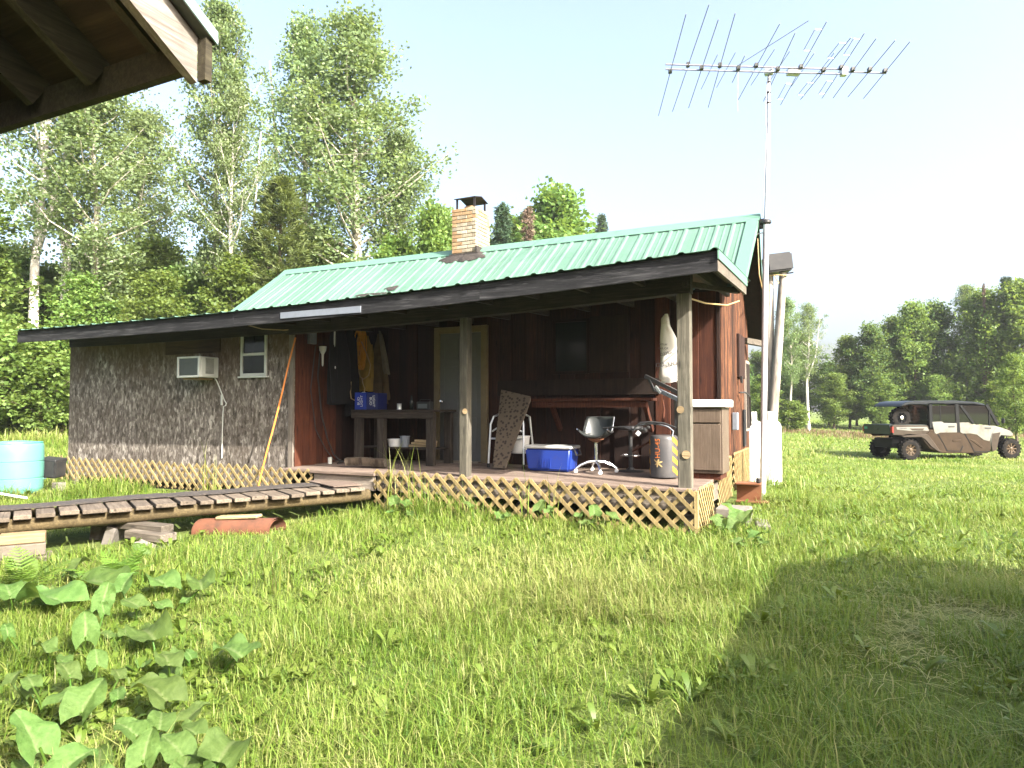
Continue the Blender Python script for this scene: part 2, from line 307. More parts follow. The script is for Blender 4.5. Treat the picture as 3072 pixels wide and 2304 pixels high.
# ------------------------------------------------------------------ mesh helpers
COL = scene.collection
def tag(o, label=None, cat=None, group=None, kind=None):
    if label: o['label'] = label
    if cat: o['category'] = cat
    if group: o['group'] = group
    if kind: o['kind'] = kind
    return o
def thing(name, label, cat, loc=(0, 0, 0), rz=0, group=None):
    o = bpy.data.objects.new(name, None); COL.objects.link(o); o.empty_display_size = .2
    o.location = loc; o.rotation_euler = (0, 0, rz)
    o['wm'] = 0; del o['wm']
    WM[o.name] = Matrix.Translation(loc) @ Matrix.Rotation(rz, 4, 'Z')
    return tag(o, label, cat, group)
WM = {}
def link(name, me, mat=None, parent=None, loc=None, rot=None, scale=None, local=False):
    o = bpy.data.objects.new(name, me); COL.objects.link(o)
    if mat is not None and not me.materials: me.materials.append(M[mat] if isinstance(mat, str) else mat)
    if loc is not None: o.location = loc
    if rot is not None: o.rotation_euler = rot
    if scale is not None: o.scale = scale
    if parent is not None:
        o.parent = parent
        if local: WM[o.name] = WM[parent.name].copy()
        else:
            o.matrix_parent_inverse = WM[parent.name].inverted()
            WM[o.name] = Matrix.LocRotScale(Vector(loc or (0, 0, 0)), Euler(rot or (0, 0, 0)), Vector(scale or (1, 1, 1)))
    else: WM[o.name] = Matrix.LocRotScale(Vector(loc or (0, 0, 0)), Euler(rot or (0, 0, 0)), Vector(scale or (1, 1, 1)))
    return o
def V3(*a): return np.array(a, float)
class MB:
    def __init__(s): s.v = []; s.f = []
    def add(s, vs_, fs_):
        k = len(s.v); s.v += [tuple(map(float, q)) for q in vs_]; s.f += [tuple(i + k for i in q) for q in fs_]; return s
    def box(s, c, d, rot=None):
        c = V3(*c); h = V3(*d) / 2; m = np.array(Euler(rot).to_matrix()) if rot is not None else np.eye(3)
        p = [c + m @ (h * V3(x, y, z)) for x in (-1, 1) for y in (-1, 1) for z in (-1, 1)]
        return s.add(p, [(0, 1, 3, 2), (4, 6, 7, 5), (0, 4, 5, 1), (2, 3, 7, 6), (0, 2, 6, 4), (1, 5, 7, 3)])
    def bb(s, x0, x1, y0, y1, z0, z1): return s.box(((x0 + x1) / 2, (y0 + y1) / 2, (z0 + z1) / 2), (x1 - x0, y1 - y0, z1 - z0))
    def bar(s, p0, p1, w, h, up=(0, 0, 1)):
        """rectangular bar from p0 to p1: w across, h along up"""
        p0, p1, up = V3(*p0), V3(*p1), V3(*up); d = p1 - p0; d /= np.linalg.norm(d)
        a = np.cross(d, up); a /= np.linalg.norm(a); b = np.cross(a, d)
        q = [p + a * w / 2 * i + b * h / 2 * j for p in (p0, p1) for i, j in ((-1, -1), (1, -1), (1, 1), (-1, 1))]
        return s.add(q, [(0, 3, 2, 1), (4, 5, 6, 7)] + [(i, (i + 1) % 4, 4 + (i + 1) % 4, 4 + i) for i in range(4)])
    def tube(s, pts, r, n=8, cap=True, closed=False):
        P = [V3(*p) for p in pts]; m = len(P); rs = r if isinstance(r, (list, tuple, np.ndarray)) else [r] * m
        vv = []; prev = None
        for i in range(m):
            if closed: t = P[(i + 1) % m] - P[i - 1]
            else: t = P[min(i + 1, m - 1)] - P[max(i - 1, 0)]
            t = t / (np.linalg.norm(t) + 1e-9)
            if prev is None:
                a = np.cross(t, V3(0, 0, 1) if abs(t[2]) < .9 else V3(1, 0, 0))
            else: a = prev - t * (prev @ t)
            a /= np.linalg.norm(a) + 1e-9; prev = a; b = np.cross(t, a)
            vv += [P[i] + (a * math.cos(2 * math.pi * k / n) + b * math.sin(2 * math.pi * k / n)) * rs[i] for k in range(n)]
        ff = []
        for i in range(m if closed else m - 1):
            j = (i + 1) % m
            ff += [(i * n + k, i * n + (k + 1) % n, j * n + (k + 1) % n, j * n + k) for k in range(n)]
        if cap and not closed: ff += [tuple(range(n - 1, -1, -1)), tuple((m - 1) * n + k for k in range(n))]
        return s.add(vv, ff)
    def lathe(s, prof, c=(0, 0, 0), n=20, axis='Z', cap=True):
        vv = []
        for (r, z) in prof:
            for k in range(n):
                a = 2 * math.pi * k / n; p = (r * math.cos(a), r * math.sin(a), z)
                if axis == 'Y': p = (p[0], p[2], p[1])
                elif axis == 'X': p = (p[2], p[0], p[1])
                vv.append(V3(*p) + V3(*c))
        m = len(prof); ff = [(i * n + k, i * n + (k + 1) % n, (i + 1) * n + (k + 1) % n, (i + 1) * n + k) for i in range(m - 1) for k in range(n)]
        if cap: ff += [tuple(range(n - 1, -1, -1)), tuple((m - 1) * n + k for k in range(n))]
        return s.add(vv, ff)
    def prism(s, pts, fn, t0, t1):
        """2-D outline pts, fn(a, b, t) -> xyz"""
        n = len(pts); vv = [fn(a, b, t0) for a, b in pts] + [fn(a, b, t1) for a, b in pts]
        return s.add(vv, [tuple(range(n)), tuple(range(2 * n - 1, n - 1, -1))] + [(i, n + i, n + (i + 1) % n, (i + 1) % n) for i in range(n)])
    def grid(s, fn, nu, nv, wrapu=False):
        vv = [fn(i / nu if wrapu else i / (nu - 1), j / (nv - 1)) for j in range(nv) for i in range(nu)]
        ff = [(j * nu + i, j * nu + (i + 1) % nu, (j + 1) * nu + (i + 1) % nu, (j + 1) * nu + i) for j in range(nv - 1) for i in range(nu if wrapu else nu - 1)]
        return s.add(vv, ff)
    def mesh(s, name, bev=0, smooth=False, seg=1):
        me = bpy.data.meshes.new(name); me.from_pydata(s.v, [], s.f)
        bm = bmesh.new(); bm.from_mesh(me); bmesh.ops.recalc_face_normals(bm, faces=bm.faces)
        if bev:
            ed = [e for e in bm.edges if len(e.link_faces) == 2 and e.calc_face_angle(0) > .6]
            bmesh.ops.bevel(bm, geom=ed, offset=bev, segments=seg, affect='EDGES', clamp_overlap=True)
        bm.to_mesh(me); bm.free()
        if smooth:
            me.polygons.foreach_set('use_smooth', [True] * len(me.polygons))
            me.set_sharp_from_angle(angle=R(42))
        return me
    def build(s, name, mat, parent=None, bev=0, smooth=False, local=False, seg=1, **kw):
        return link(name, s.mesh(name, bev, smooth, seg), mat, parent, local=local, **kw)
def npmesh(name, verts, quads, tint=None):
    me = bpy.data.meshes.new(name); nv, nf = len(verts), len(quads)
    me.vertices.add(nv); me.vertices.foreach_set('co', np.ascontiguousarray(verts, np.float32).ravel())
    me.loops.add(nf * 4); me.loops.foreach_set('vertex_index', np.ascontiguousarray(quads, np.int32).ravel())
    me.polygons.add(nf); me.polygons.foreach_set('loop_start', np.arange(nf, dtype=np.int32) * 4)
    if tint is not None:
        at = me.attributes.new('tint', 'FLOAT', 'POINT'); at.data.foreach_set('value', np.ascontiguousarray(tint, np.float32))
    me.update(calc_edges=True); me.validate(); return me
def text_part(txt, size, mat, parent, mw, name='lettering', depth=.001, align='CENTER'):
    cu = bpy.data.curves.new('t', 'FONT'); cu.body = txt; cu.size = size; cu.extrude = depth; cu.align_x = align; cu.align_y = 'CENTER'; cu.resolution_u = 2
    tmp = bpy.data.objects.new('t', cu); COL.objects.link(tmp); bpy.context.view_layer.update()
    me = bpy.data.meshes.new_from_object(tmp.evaluated_get(bpy.context.evaluated_depsgraph_get()))
    bpy.data.objects.remove(tmp); bpy.data.curves.remove(cu)
    me.transform(mw); me.materials.clear(); me.materials.append(M[mat])
    return link(name, me, None, parent)
def box_piece(name, mat, parent, x0, x1, y0, y1, z0, z1, bev=.004, rot=None, **kw):
    """a board or block with its own origin in its middle"""
    c = ((x0 + x1) / 2, (y0 + y1) / 2, (z0 + z1) / 2)
    me = MB().box((0, 0, 0), (x1 - x0, y1 - y0, z1 - z0)).mesh(name, bev)
    return link(name, me, mat, parent, loc=c, rot=rot)
rng = random.Random(7)
def sst(a, b, x):
    t = np.clip((x - a) / (b - a), 0, 1); return t * t * (3 - 2 * t)
def gh(x, y):
    """height of the ground"""
    x = np.asarray(x, float); y = np.asarray(y, float)
    h = -.2 * (1 - sst(2.0, 6.8, y)) + .9 * sst(14, 34, -x) - .27 * sst(12, 24, y) * sst(-6, 2, x)
    return h + .03 * np.sin(x * .9 + 1.3) * np.sin(y * .7) + .015 * np.sin(x * 2.7) * np.cos(y * 2.3 + .5)
def cw(D, px):
    """ground plan from a bearing: D metres out along the view axis, px = bearing units (1475 per unit tangent, 1106 straight ahead)"""
    r = (px - 1106) / 1475 * D
    return (-math.sin(YAW) * D + math.cos(YAW) * r, math.cos(YAW) * D + math.sin(YAW) * r)
# ------------------------------------------------------------------ ground
def make_ground():
    xs = np.concatenate([np.linspace(-260, -40, 23), np.linspace(-36, 16, 53), np.linspace(20, 260, 25)])
    ys = np.concatenate([np.linspace(-60, -6, 10), np.linspace(-4, 30, 35), np.linspace(34, 400, 38)])
    X, Y = np.meshgrid(xs, ys); v = np.stack([X, Y, gh(X, Y)], -1).reshape(-1, 3)
    nx, ny = len(xs), len(ys); i, j = np.meshgrid(np.arange(nx - 1), np.arange(ny - 1)); a = (j * nx + i).ravel()
    me = npmesh('ground', v, np.stack([a, a + 1, a + nx + 1, a + nx], -1))
    me.polygons.foreach_set('use_smooth', [True] * len(me.polygons))
    return tag(link('ground', me, 'ground'), 'green meadow ground round the cabin', None, kind='structure')
make_ground()

# ------------------------------------------------------------------ cabin
cabin = thing('cabin', 'brown board cabin with green metal roof, brick chimney and covered porch', 'cabin', (-7, 9, 0))
FX0, FX1, FY = -12.42, -1.06, 6.6
def fz(x):          # underside of the sagging porch eave
    t = (x - FX0) / (FX1 - FX0); return 2.42 + .21 * t - .13 * math.sin(math.pi * t) * (1 - .35 * t) + .02 * math.sin(5 * t)
XS = np.linspace(FX0, FX1, 40)
# fascia in three boards, butted
def sagboard(name, mat, x0, x1, y0, y1, zl, zh, parent=cabin, n=14):
    xs = np.linspace(x0, x1, n); m = MB()
    vv = []; ff = []
    for x in xs: vv += [(x, y0, fz(x) + zl), (x, y1, fz(x) + zl), (x, y1, fz(x) + zh), (x, y0, fz(x) + zh)]
    for i in range(n - 1):
        k = i * 4; ff += [(k + a, k + (a + 1) % 4, k + 4 + (a + 1) % 4, k + 4 + a) for a in range(4)]
    ff += [(0, 1, 2, 3), (4 * n - 1, 4 * n - 2, 4 * n - 3, 4 * n - 4)]
    m.add(vv, ff); return m.build(name, mat, parent)
for a, b in ((FX0, -7.4), (-7.397, -3.62), (-3.617, FX1)): sagboard('fascia_board', 'fascia', a, b, FY, FY + .04, 0, .19)
# porch beam, from the left room's corner to the right post
sagboard('porch_beam', 'beam', -7.08, -1.44, 7.22, 7.36, -.06, .15)
sagboard('header_board', 'beam', -12.3, -7.1, 7.38, 7.42, -.02, .16)
# flat porch / lean-to roof: plywood deck and metal sheets
def proofz(x, y): return fz(x) + .195 + (y - FY) * .045
m = MB()
for i in range(len(XS) - 1):
    pass
vv = []; ff = []
for x in XS:
    yb = 8.95 if x > -10.2 else 12.4
    vv += [(x, FY + .042, proofz(x, FY) - .004), (x, yb, proofz(x, yb) - .004), (x, yb, proofz(x, yb) - .022), (x, FY + .042, proofz(x, FY) - .022)]
for i in range(len(XS) - 1):
    k = i * 4; ff += [(k + a, k + (a + 1) % 4, k + 4 + (a + 1) % 4, k + 4 + a) for a in range(4)]
ff += [(0, 1, 2, 3), tuple(len(vv) - 1 - q for q in range(4))]
MB().add(vv, ff).build('roof_deck', 'ply', cabin)
def ribprofile(w, rib, rw=.04, rh=.017):
    """offsets (x, h) across a sheet w wide"""
    out = [(0, 0)]; x = rib / 2
    while x < w - .01:
        out += [(x - rw, 0), (x - rw * .4, rh), (x + rw * .4, rh), (x + rw, 0)]
        mid = x + rib / 2
        if mid < w - .02: out += [(mid - .02, 0), (mid, .006), (mid + .02, 0)]
        x += rib
    out.append((w, 0)); return out
x = FX0; sheets = []
while x < FX1 - .05:
    w = min(.93, FX1 - x); yb = 8.98 if x + w > -10.2 else 12.4
    pr_ = ribprofile(w, .31); vv = []
    for (dx, h) in pr_:
        vv += [(x + dx, FY - .045, proofz(x + dx, FY) + h + .004), (x + dx, yb, proofz(x + dx, yb) + h + .004)]
    n = len(pr_); ff = [(2 * i, 2 * i + 2, 2 * i + 3, 2 * i + 1) for i in range(n - 1)]
    k = len(vv); vv2 = [(a, b, c - .003) for a, b, c in vv]
    ff += [(k + 2 * i + 1, k + 2 * i + 3, k + 2 * i + 2, k + 2 * i) for i in range(n - 1)]
    ff += [(2 * i, k + 2 * i, k + 2 * i + 2, 2 * i + 2) for i in range(n - 1)]
    MB().add(vv + vv2, ff).build('porch_roof_sheet', 'roof', cabin); x += w + .002
# main gable roof
RY, RZ, RX0, RX1 = 10.5, 4.13, -10.3, -1.1
EYF, SLF = 8.72, .74                         # front eave of the gable roof
def mz(y): return RZ - (RY - y) * SLF
x = RX0; i = 0
while x < RX1 - .02:
    w = min(.92, RX1 - x); pr_ = ribprofile(w, .23); n = len(pr_); vv = []
    L = math.hypot(1, SLF); ny_, nz_ = -SLF / L, 1 / L
    for (dx, h) in pr_:
        vv += [(x + dx, EYF + ny_ * h, mz(EYF) + nz_ * h), (x + dx, RY + ny_ * h, RZ + nz_ * h)]
    k = len(vv); vv += [(a, b, c - .004) for a, b, c in vv]
    ff = [(2 * j, 2 * j + 2, 2 * j + 3, 2 * j + 1) for j in range(n - 1)] + [(k + 2 * j + 1, k + 2 * j + 3, k + 2 * j + 2, k + 2 * j) for j in range(n - 1)]
    MB().add(vv, ff).build('roof_sheet', 'roof', cabin)
    # back slope sheet, running out of square to the rear corner
    def bx(q): return q - .15 * (q - RX0) / (RX1 - RX0)
    vv = []
    for (dx, h) in pr_: vv += [(x + dx, RY + .002, RZ + h), (bx(x + dx), 12.75, 2.5 + h)]
    MB().add(vv, [(2 * j, 2 * j + 2, 2 * j + 3, 2 * j + 1) for j in range(n - 1)]).build('rear_roof_sheet', 'roof', cabin)
    x += w + .002
# sheathing under the main roof
MB().prism([(EYF + .02, mz(EYF) - .006), (RY, RZ - .008), (RY, RZ - .03), (EYF + .02, mz(EYF) - .03)], lambda a, b, t: (t, a, b), RX0 + .02, RX1 - .02).build('roof_sheathing', 'plydark', cabin)
MB().add([(RX0, RY, RZ - .01), (RX1 - .02, RY, RZ - .01), (RX1 - .17, 12.7, 2.49), (RX0, 12.7, 2.49), (RX0, RY, RZ - .03), (RX1 - .02, RY, RZ - .03), (RX1 - .17, 12.7, 2.46), (RX0, 12.7, 2.46)],
         [(0, 1, 2, 3), (7, 6, 5, 4), (1, 5, 6, 2), (0, 3, 7, 4), (3, 2, 6, 7)]).build('rear_roof_sheathing', 'plydark', cabin)
# ridge cap, rake trims
L = math.hypot(1, SLF)
MB().prism([(RY - .16, RZ - .16 * SLF + .028), (RY, RZ + .045), (RY + .16, RZ - .16 * SLF + .028), (RY + .16, RZ - .16 * SLF + .02), (RY, RZ + .037), (RY - .16, RZ - .16 * SLF + .02)],
           lambda a, b, t: (t, a, b), RX0 - .03, RX1 + .03).build('ridge_cap', 'rooftrim', cabin)
def rake(name, x, y0, z0, y1, z1, dx=0.0, wid=.15, sgn=1):
    """angle trim: a strip on the roof and a strip down over the edge"""
    vv = []
    for (yy, zz, xx) in ((y0, z0, x), (y1, z1, x + dx)):
        vv += [(xx - sgn * wid, yy, zz + .03), (xx + sgn * .012, yy, zz + .034), (xx + sgn * .012, yy, zz - .10), (xx + sgn * .004, yy, zz - .10), (xx + sgn * .004, yy, zz + .026), (xx - sgn * wid, yy, zz + .024)]
    ff = [(i, (i + 1) % 6, 6 + (i + 1) % 6, 6 + i) for i in range(6)] + [(0, 1, 2, 3, 4, 5)[::-1], (6, 7, 8, 9, 10, 11)]
    MB().add(vv, ff).build(name, 'rooftrim', cabin)
rake('rake_trim', RX1, EYF - .02, mz(EYF) - .012, RY, RZ)
rake('rake_trim', RX0, EYF, mz(EYF), RY, RZ, 0, .15, -1)
rake('rake_trim', RX1, RY, RZ, 12.75, 2.5, -.15)
# right end of the porch roof: green flashing over a rough end board
MB().prism([(FY - .03, fz(FX1) + .205), (8.68, 2.90), (8.68, 2.80), (FY - .03, fz(FX1) + .11)], lambda a, b, t: (t, a, b), FX1 + .004, FX1 + .016).build('end_flashing', 'rooftrim', cabin)
MB().prism([(FY + .005, fz(FX1) + .105), (8.68, 2.80), (8.68, 2.70), (FY + .005, fz(FX1) - .0)], lambda a, b, t: (t, a, b), FX1 - .028, FX1 + .002).build('end_board', 'timber', cabin)
# porch rafters
for k in range(10):
    x = -6.9 + k * .62
    MB().bar((x, FY + .045, proofz(x, FY) - .095), (x, 8.98, proofz(x, 8.98) - .095), .045, .14).build('porch_rafter', 'rafter', cabin)
MB().bar((-1.5, 7.2, 2.62), (-1.13, 8.5, 2.72), .05, .06).build('eave_brace', 'rafter', cabin)
# posts
for (x, y) in ((-4.19, 7.29), (-1.52, 7.29)):
    zt = fz(x) - .062
    p = box_piece('porch_post', 'post', cabin, x - (.055 if x < -3 else .07), x + (.055 if x < -3 else .07), y - .06, y + .06, .47, zt, .008)
    for (dx, zz, sz) in (((.03, 1.28, .035),) if x < -3 else ((-.035, 1.30, .04), (.02, .83, .045))):
        MB().lathe([(.0005, 0), (sz, 0), (sz * .9, .004), (.0005, .006)], (0, 0, 0), 14, 'Y').build('knot', 'newwood', p, loc=(x + dx, y - .071, zz))
# OSB front of the left room: sheets 1.22 m wide with joints
WY = 7.45
xs = [-12.38, -11.9, -10.68, -9.46, -8.24, -7.12]
for a, b in zip(xs[:-1], xs[1:]):
    MB().bb(a + .002, b - .002, WY, WY + .015, .16, 2.56).build('osb_sheet', 'osb', cabin)
MB().bb(-12.36, -7.13, WY + .017, WY + .10, .12, 2.5).build('wall_framing', 'plydark', cabin)
MB().bb(-12.38, -12.3, WY + .11, 12.3, .12, 2.55).build('left_end_wall', 'osb', cabin)
MB().bb(-12.38, -1.6, 12.3, 12.36, .12, 2.5).build('rear_wall', 'brownwall', cabin)
MB().bb(-9.86, -8.62, WY - .013, WY - .002, 2.18, 2.42).build('plywood_patch', 'ply', cabin)
MB().bb(-7.20, -7.115, WY - .03, WY - .003, .2, 2.5).build('corner_trim', 'osbtrim', cabin)
# side wall of the left room, red boards facing the porch
y = WY + .02
while y < 8.95:
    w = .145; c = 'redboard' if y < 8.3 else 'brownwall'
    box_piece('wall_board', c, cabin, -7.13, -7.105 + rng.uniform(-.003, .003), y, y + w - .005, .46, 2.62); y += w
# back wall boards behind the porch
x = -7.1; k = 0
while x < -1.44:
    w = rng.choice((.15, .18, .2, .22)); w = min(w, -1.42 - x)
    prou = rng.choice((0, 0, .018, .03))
    lit = x > -2.35 and k % 3 != 0  # right-end boards take the redder wood: their sunlit look is put into colour
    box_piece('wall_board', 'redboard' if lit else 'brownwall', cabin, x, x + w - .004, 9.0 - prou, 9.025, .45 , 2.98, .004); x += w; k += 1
MB().bb(-7.1, -1.5, 9.03, 9.1, .12, 2.98).build('wall_backing', 'plydark', cabin)
# right gable wall: narrow slab boards in a slightly skewed plane
def gx(y): return -1.415 - .03 * (y - 9.0)
y = 9.0; k = 0
while y < 12.36:
    w = rng.uniform(.075, .12); top = min(mz(y), RZ - (y - RY) * .725) - .06 if y > EYF else 2.8
    zb = .62 if y < 10.9 else .5
    me = MB().lathe([(w / 2, zb - 1.5), (w / 2, top - 1.5)], (0, 0, 0), 8).mesh('slab')
    for v in me.vertices: v.co.x *= .55
    link('slab_board', me, 'logslab', cabin, loc=(gx(y + w / 2), y + w / 2, 1.5)); y += w + .003; k += 1
MB().add([(gx(9.03) - .03, 9.03, .4), (gx(12.3) - .03, 12.3, .4), (gx(12.3) - .03, 12.3, 2.6), (gx(RY) - .03, RY, 4.0), (gx(9.03) - .03, 9.03, 2.9),
          (gx(9.03) - .1, 9.03, .4), (gx(12.3) - .1, 12.3, .4), (gx(12.3) - .1, 12.3, 2.6), (gx(RY) - .1, RY, 4.0), (gx(9.03) - .1, 9.03, 2.9)],
         [(0, 1, 2, 3, 4), (9, 8, 7, 6, 5), (0, 5, 6, 1), (1, 6, 7, 2), (2, 7, 8, 3), (3, 8, 9, 4), (4, 9, 5, 0)]).build('gable_backing', 'plydark', cabin)
MB().bar((gx(11.7) + .05, 11.6, 2.42), (gx(12.5) + .3, 12.1, 2.40), .09, .09).build('outrigger', 'timber', cabin)
w_ = MB().bb(gx(11) - .02, gx(11) + .075, 10.62, 11.2, 1.78, 2.44).build('gable_shutter', 'brownwall', cabin, .01)
MB().bb(gx(11) + .07, gx(11) + .10, 10.66, 10.74, 1.7, 1.8).build('shutter_hook', 'darkiron', w_)
w_ = MB().bb(gx(11.9) + .03, gx(11.9) + .07, 11.55, 12.05, .95, 2.1).build('gable_window', 'osbtrim', cabin)
MB().bb(gx(11.9) + .071, gx(11.9) + .078, 11.6, 12.0, 1.0, 2.05).build('pane', 'plydark', w_)
MB().bb(gx(11.6) + .035, gx(11.6) + .06, 11.3, 11.52, .72, 1.3).build('gable_vent_panel', 'blackcloth', cabin)
# window in the OSB wall
w_ = MB()
for (a, b, c, d) in ((-8.165, -8.125, 1.80, 2.46), (-7.68, -7.64, 1.80, 2.46)): w_.bb(a, b, WY - .035, WY - .001, c, d)
w_.bb(-8.124, -7.681, WY - .033, WY - .001, 2.42, 2.459); w_.bb(-8.124, -7.681, WY - .033, WY - .001, 2.105, 2.145); w_.bb(-8.124, -7.681, WY - .033, WY - .001, 1.80, 1.84)
win = w_.build('window', 'offwhite', cabin, .004)
MB().bb(-8.19, -7.61, WY - .055, WY - .001, 1.775, 1.797).build('sill', 'offwhite', win)
MB().bb(-8.123, -7.682, WY - .008, WY - .003, 2.147, 2.418).build('pane', 'glass', win)
MB().bb(-8.123, -7.682, WY - .016, WY - .011, 1.842, 2.103).build('pane', 'glass', win)
# porch door
d_ = MB().bb(-5.58, -4.86, 8.925, 8.965, .52, 2.46).build('door', 'doorgrey', cabin, .004)
for (a, b) in ((-5.50, -5.26), (-5.18, -4.94)):
    for (c, e) in ((.68, 1.18), (1.30, 1.95), (2.06, 2.36)):
        mm = MB(); mm.bb(a, b, 8.915, 8.924, c, e); mm.build('door_panel', 'doorgrey', d_, .006)
MB().lathe([(.012, 0), (.012, -.04), (.03, -.05), (.034, -.07), (.022, -.09), (.002, -.092)], (-5.515, 8.924, 1.42), 14, 'Y').build('knob', 'chrome', d_, smooth=True)
for (a, b, c, e) in ((-5.68, -5.582, .51, 2.56), (-4.858, -4.76, .51, 2.56), (-5.581, -4.859, 2.462, 2.558)):
    MB().bb(a, b, 8.90, 8.968, c, e).build('door_trim', 'trimcream', cabin, .004)
MB().bb(-5.6, -4.84, 8.80, 8.91, .505, .535).build('threshold', 'rim', cabin)
# porch window and plywood shutter
w_ = MB()
for (a, b, c, d) in ((-3.72, -3.68, 1.80, 2.57), (-3.21, -3.17, 1.80, 2.57)): w_.bb(a, b, 8.93, 8.968, c, d)
w_.bb(-3.679, -3.211, 8.93, 8.968, 2.53, 2.57); w_.bb(-3.679, -3.211, 8.93, 8.968, 1.80, 1.84)
w_ = w_.build('porch_window', 'brownwall', cabin, .003); MB().bb(-3.679, -3.211, 8.955, 8.96, 1.842, 2.528).build('pane', 'glass', w_)
MB().bb(-3.165, -2.62, 8.935, 8.965, 1.81, 2.59).build('window_shutter', 'plydark', cabin, .004)
MB().bb(-4.6, -2.2, 8.94, 8.968, 1.5, 1.72).build('wall_rail', 'plydark', cabin, .004)
# shelf under it with brackets
sh = MB().bb(-3.98, -2.22, 8.58, 8.90, 1.415, 1.45).build('shelf', 'redboard', cabin, .004)
MB().bb(-3.9, -2.3, 8.62, 8.65, 1.33, 1.413).build('shelf_rail', 'redboard', sh)
for xx in (-3.62, -2.32):
    MB().bar((xx, 8.64, 1.40), (xx + .02, 8.93, 1.02), .05, .07).build('bracket', 'redboard', sh)
# porch deck
y = 7.13; k = 0
while y < 8.95:
    w = .142; dz = -.025 * (8.95 - y) / 1.8
    for (a, b) in (((-7.08, -4.2), (-4.196, -1.38)) if k % 2 else ((-7.08, -3.0), (-2.996, -1.38))):
        box_piece('deck_board', 'deck', cabin, a, b, y, y + w - .005, .465 + dz + .008, .50 + dz + rng.uniform(-.002, .002) + .008, .005)
    y += w
MB().bb(-5.42, -1.40, 7.16, 7.20, .26, .445).build('rim_joist', 'rim', cabin)
MB().bb(-1.42, -1.385, 7.22, 8.98, .24, .44).build('rim_joist', 'rim', cabin)
MB().bb(-6.42, -5.43, 7.10, 7.15, .26, .45).build('step_board', 'rim', cabin, .006)
MB().bb(-6.46, -5.40, 7.06, 7.128, .452, .492).build('step_nosing', 'deck', cabin, .005)
for (x, y) in ((-1.46, 7.3), (-1.46, 8.8), (-3.4, 7.3), (-5.3, 7.3), (-7.0, 7.3), (-9, 7.5), (-11, 7.5), (-12.2, 7.5), (-1.6, 12.2)):
    g = float(gh(x, y)); box_piece('foundation_post', 'timber', cabin, x - .07, x + .07, y - .07, y + .07, g - .2, .22, .006)
MB().bb(-12.3, -7.1, 7.5, 7.56, -.2, .15).build('skirting', 'plydark', cabin)
MB().bb(-7.1, -1.5, 9.0, 9.05, -.2, .44).build('skirting', 'plydark', cabin)
# lattice panels, slat by slat
def lattice(x0, x1, ztop, zbot, y, fn, pitch, w=.036, dirs=(1, -1), mat='lattice', lean=1.0):
    """diagonal slats clipped to the panel; fn(u, depth, z) -> world"""
    p = bpy.data.objects.new('lattice_panel', None); COL.objects.link(p); p.parent = cabin
    p.matrix_parent_inverse = WM[cabin.name].inverted(); WM[p.name] = Matrix.Identity(4)
    for li, s in enumerate(dirs):
        H = 1.2; u = x0 - H
        while u < x1 + H:
            # slat line: point (u, ztop) going down with direction s
            zt0, zb0 = ztop(u) if callable(ztop) else ztop, zbot(u) if callable(zbot) else zbot
            a, b = u, u + s * (zt0 - zb0) * lean; za, zb = zt0, zb0
            lo, hi = min(a, b), max(a, b)
            if hi > x0 + .03 and lo < x1 - .03:
                def cut(q): return za + (zb - za) * (q - a) / (b - a)
                if a < x0: za, a = cut(x0), x0
                elif a > x1: za, a = cut(x1), x1
                if b < x0: zb, b = za + (zb - za) * (x0 - a) / (b - a), x0
                elif b > x1: zb, b = za + (zb - za) * (x1 - a) / (b - a), x1
                if abs(a - b) > .025:
                    ln = math.hypot(a - b, za - zb); t = w / 2
                    dx, dz = (b - a) / ln, (zb - za) / ln; nx_, nz_ = -dz, dx
                    jit = rng.uniform(-.004, .004); d0, d1 = li * .011 + jit * .2, li * .011 + .009 + jit * .2
                    quad = [(a + nx_ * t, za + nz_ * t), (b + nx_ * t, zb + nz_ * t), (b - nx_ * t, zb - nz_ * t), (a - nx_ * t, za - nz_ * t)]
                    MB().prism(quad, lambda q, z, d: fn(q, y + d, z), d0, d1).build('slat', mat, p)
            u += pitch
    return p
lattice(-12.08, -6.44, lambda x: .50 + .012 * math.sin(x * 3), lambda x: .12 + .02 * math.sin(x), 7.08, lambda a, d, z: (a, d, z), .165)
lattice(-5.41, -1.39, lambda x: .53 - .012 * (x + 5.4), lambda x: .05 - .028 * (x + 5.4), 7.08, lambda a, d, z: (a, d, z), .178, .04)
MB().bb(-1.395, -1.36, 7.085, 7.16, -.08, .47).build('corner_trim', 'lattice', cabin)
lattice(7.16, 8.0, lambda q: .49 - .03 * (q - 7.2), -.03, 1.352, lambda a, d, z: (-d, a, z), .11, .036)
lattice(8.45, 9.55, .68, .15, 1.372, lambda a, d, z: (-d, a, z), .11, .036)
lattice(9.7, 11.3, .70, .2, 1.365, lambda a, d, z: (-d, a, z), .11, .036)
# galvanised strip nailed to the fascia, wires
MB().bb(-6.55, -5.25, FY - .012, FY - .003, 2.475, 2.555).build('metal_strip', 'galv', cabin, .002)
